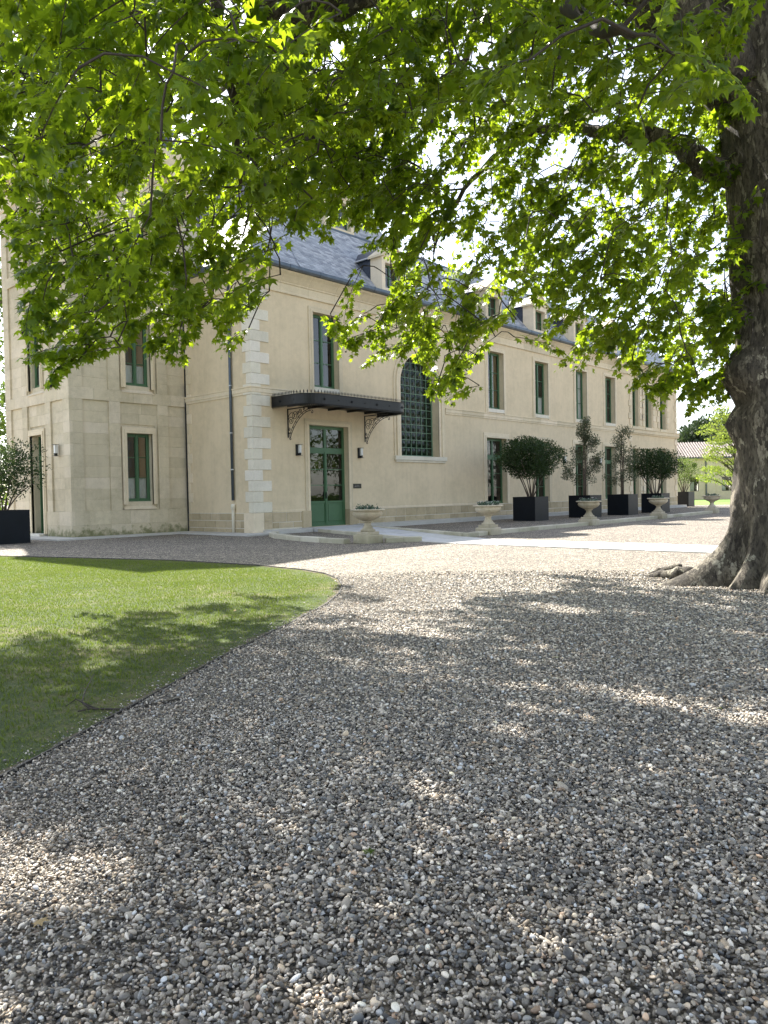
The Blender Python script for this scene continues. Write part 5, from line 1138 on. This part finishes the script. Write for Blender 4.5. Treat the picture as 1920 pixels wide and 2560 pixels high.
def tuft(nb,seed):
    r_=random.Random(seed); m_=MB()
    for i in range(nb):
        a=r_.random()*6.28; b=r_.random()*.02; x,y=b*math.cos(a),b*math.sin(a); h_=r_.uniform(.6,1.2); ln=r_.uniform(.1,.75); a2=r_.random()*6.28; w_=.045
        dx,dy=math.cos(a2)*ln,math.sin(a2)*ln; px_,py_=-math.sin(a2)*w_,math.cos(a2)*w_; s=.5
        m_.add([(x-px_,y-py_,0),(x+px_,y+py_,0),(x+dx*.4+px_*.8,y+dy*.4+py_*.8,h_*.6),(x+dx*.4-px_*.8,y+dy*.4-py_*.8,h_*.6),(x+dx,y+dy,h_)],[(0,1,2,3),(3,2,4)])
    return m_.mesh('tuft')
Q=np.concatenate([fan(430000,2.4,17,.42)]); Q=Q[in_poly(Q,LXY)]
# thin out near the edge
A_=LXY[:-1];B_=LXY[1:]; ed=np.full(len(Q),9.)
for a,b in zip(A_,B_):
    t=np.clip(((Q-a)@(b-a))/((b-a)@(b-a)),0,1); ed=np.minimum(ed,np.linalg.norm(Q-(a+t[:,None]*(b-a)),axis=1))
pat=.5+.5*np.sin(Q[:,0]*2.1+1.7*np.sin(Q[:,1]*1.3))*np.sin(Q[:,1]*1.9+1.1*np.sin(Q[:,0]*.8)); keep=prng.random(len(Q))<np.clip(ed/.07,.4,1)*(.65+.35*pat); Q=Q[keep]; ed=ed[keep]; pat=pat[keep]; n_=len(Q)
h_=prng.uniform(.010,.025,n_)*np.clip(.6+ed,.6,1.1); scl=np.stack([h_,h_,h_],1)
scatter('grass','grass_blade',[tuft(9,s) for s in range(6)],np.concatenate([Q,np.full((n_,1),GZ+.004)],1),np.stack([0*h_,0*h_,prng.random(n_)*6.28],1),scl,prng.integers(0,6,n_),fl=np.clip(prng.normal(.28,.16,n_)+.35*(1-pat)*prng.random(n_)+np.where(ed<.25,.25,0),0,1))['label']='short mown lawn grass with dry straw patches'
# ================================================================ SMALL LITTER
def twig(pts,rad,label):
    m_=MB()
    for p_,r_ in zip(pts,rad): m_.tube(p_,list(np.linspace(r_,r_*.4,len(p_))),6)
    tag(m_.build('fallen_twig','branch_bark',None,True),label,'twig','twigs on the ground')
g3=lambda x,y,dz=.015:tuple(gnd(x,y)+np.array([0,0,dz]))
twig([[g3(448,1755),g3(400,1765),g3(340,1776),g3(290,1780),g3(225,1778),g3(195,1785)],[g3(225,1778),g3(205,1768,.03),g3(215,1745,.05),g3(235,1700,.04)],[g3(240,1778),g3(190,1765,.04),g3(165,1772)]],[.011,.006,.005],'grey forked fallen branch lying across the lawn edge')
twig([[g3(465,1870),g3(500,1872),g3(530,1878)]],[.010],'short dark stick on the gravel right of the lawn branch')
twig([[g3(720,1865),g3(690,1868),g3(655,1874)]],[.006],'thin dark twig on the gravel below the lawn tip')
twig([[g3(500,2330),g3(545,2322),g3(600,2325)]],[.006],'dark twig on the sunlit gravel at lower left')
twig([[g3(440,2275),g3(468,2283)]],[.007],'pale stub of wood on the gravel at lower left')
lt=[(1000,1737,'pale dry leaf in the middle of the gravel'),(1140,1770,'green fallen leaf on the gravel'),(470,1868,'brown curled bark flake on the gravel near the lawn branch'),(930,2150,'small green fallen leaf low on the gravel'),(100,2318,'yellow fallen leaf at the lower left'),(200,1630,'pale fallen leaf on the grass'),(295,1690,'whitish fallen leaf on the shaded grass'),(590,1530,'pale fallen leaf near the lawn tip'),(1800,1780,'green fallen leaf on the gravel at right'),(1390,1650,'small green leaf on the gravel below the trunk')]
for i,(x,y,l) in enumerate(lt):
    o=bpy.data.objects.new('fallen_leaf',lme.copy()); o.data.materials[0]=M['dry_leaf' if ('dry' in l or 'brown' in l or 'yellow' in l or 'pale' in l or 'whit' in l) else 'plane_leaf_single']; link(o); p=gnd(x,y); o.location=(p[0],p[1],GZ+.022); s_=random.uniform(.018,.032); o.scale=(s_,s_,s_); o.rotation_euler=(random.uniform(-.3,.3),random.uniform(-.3,.3),random.random()*6); tag(o,l,'leaf','fallen leaves')
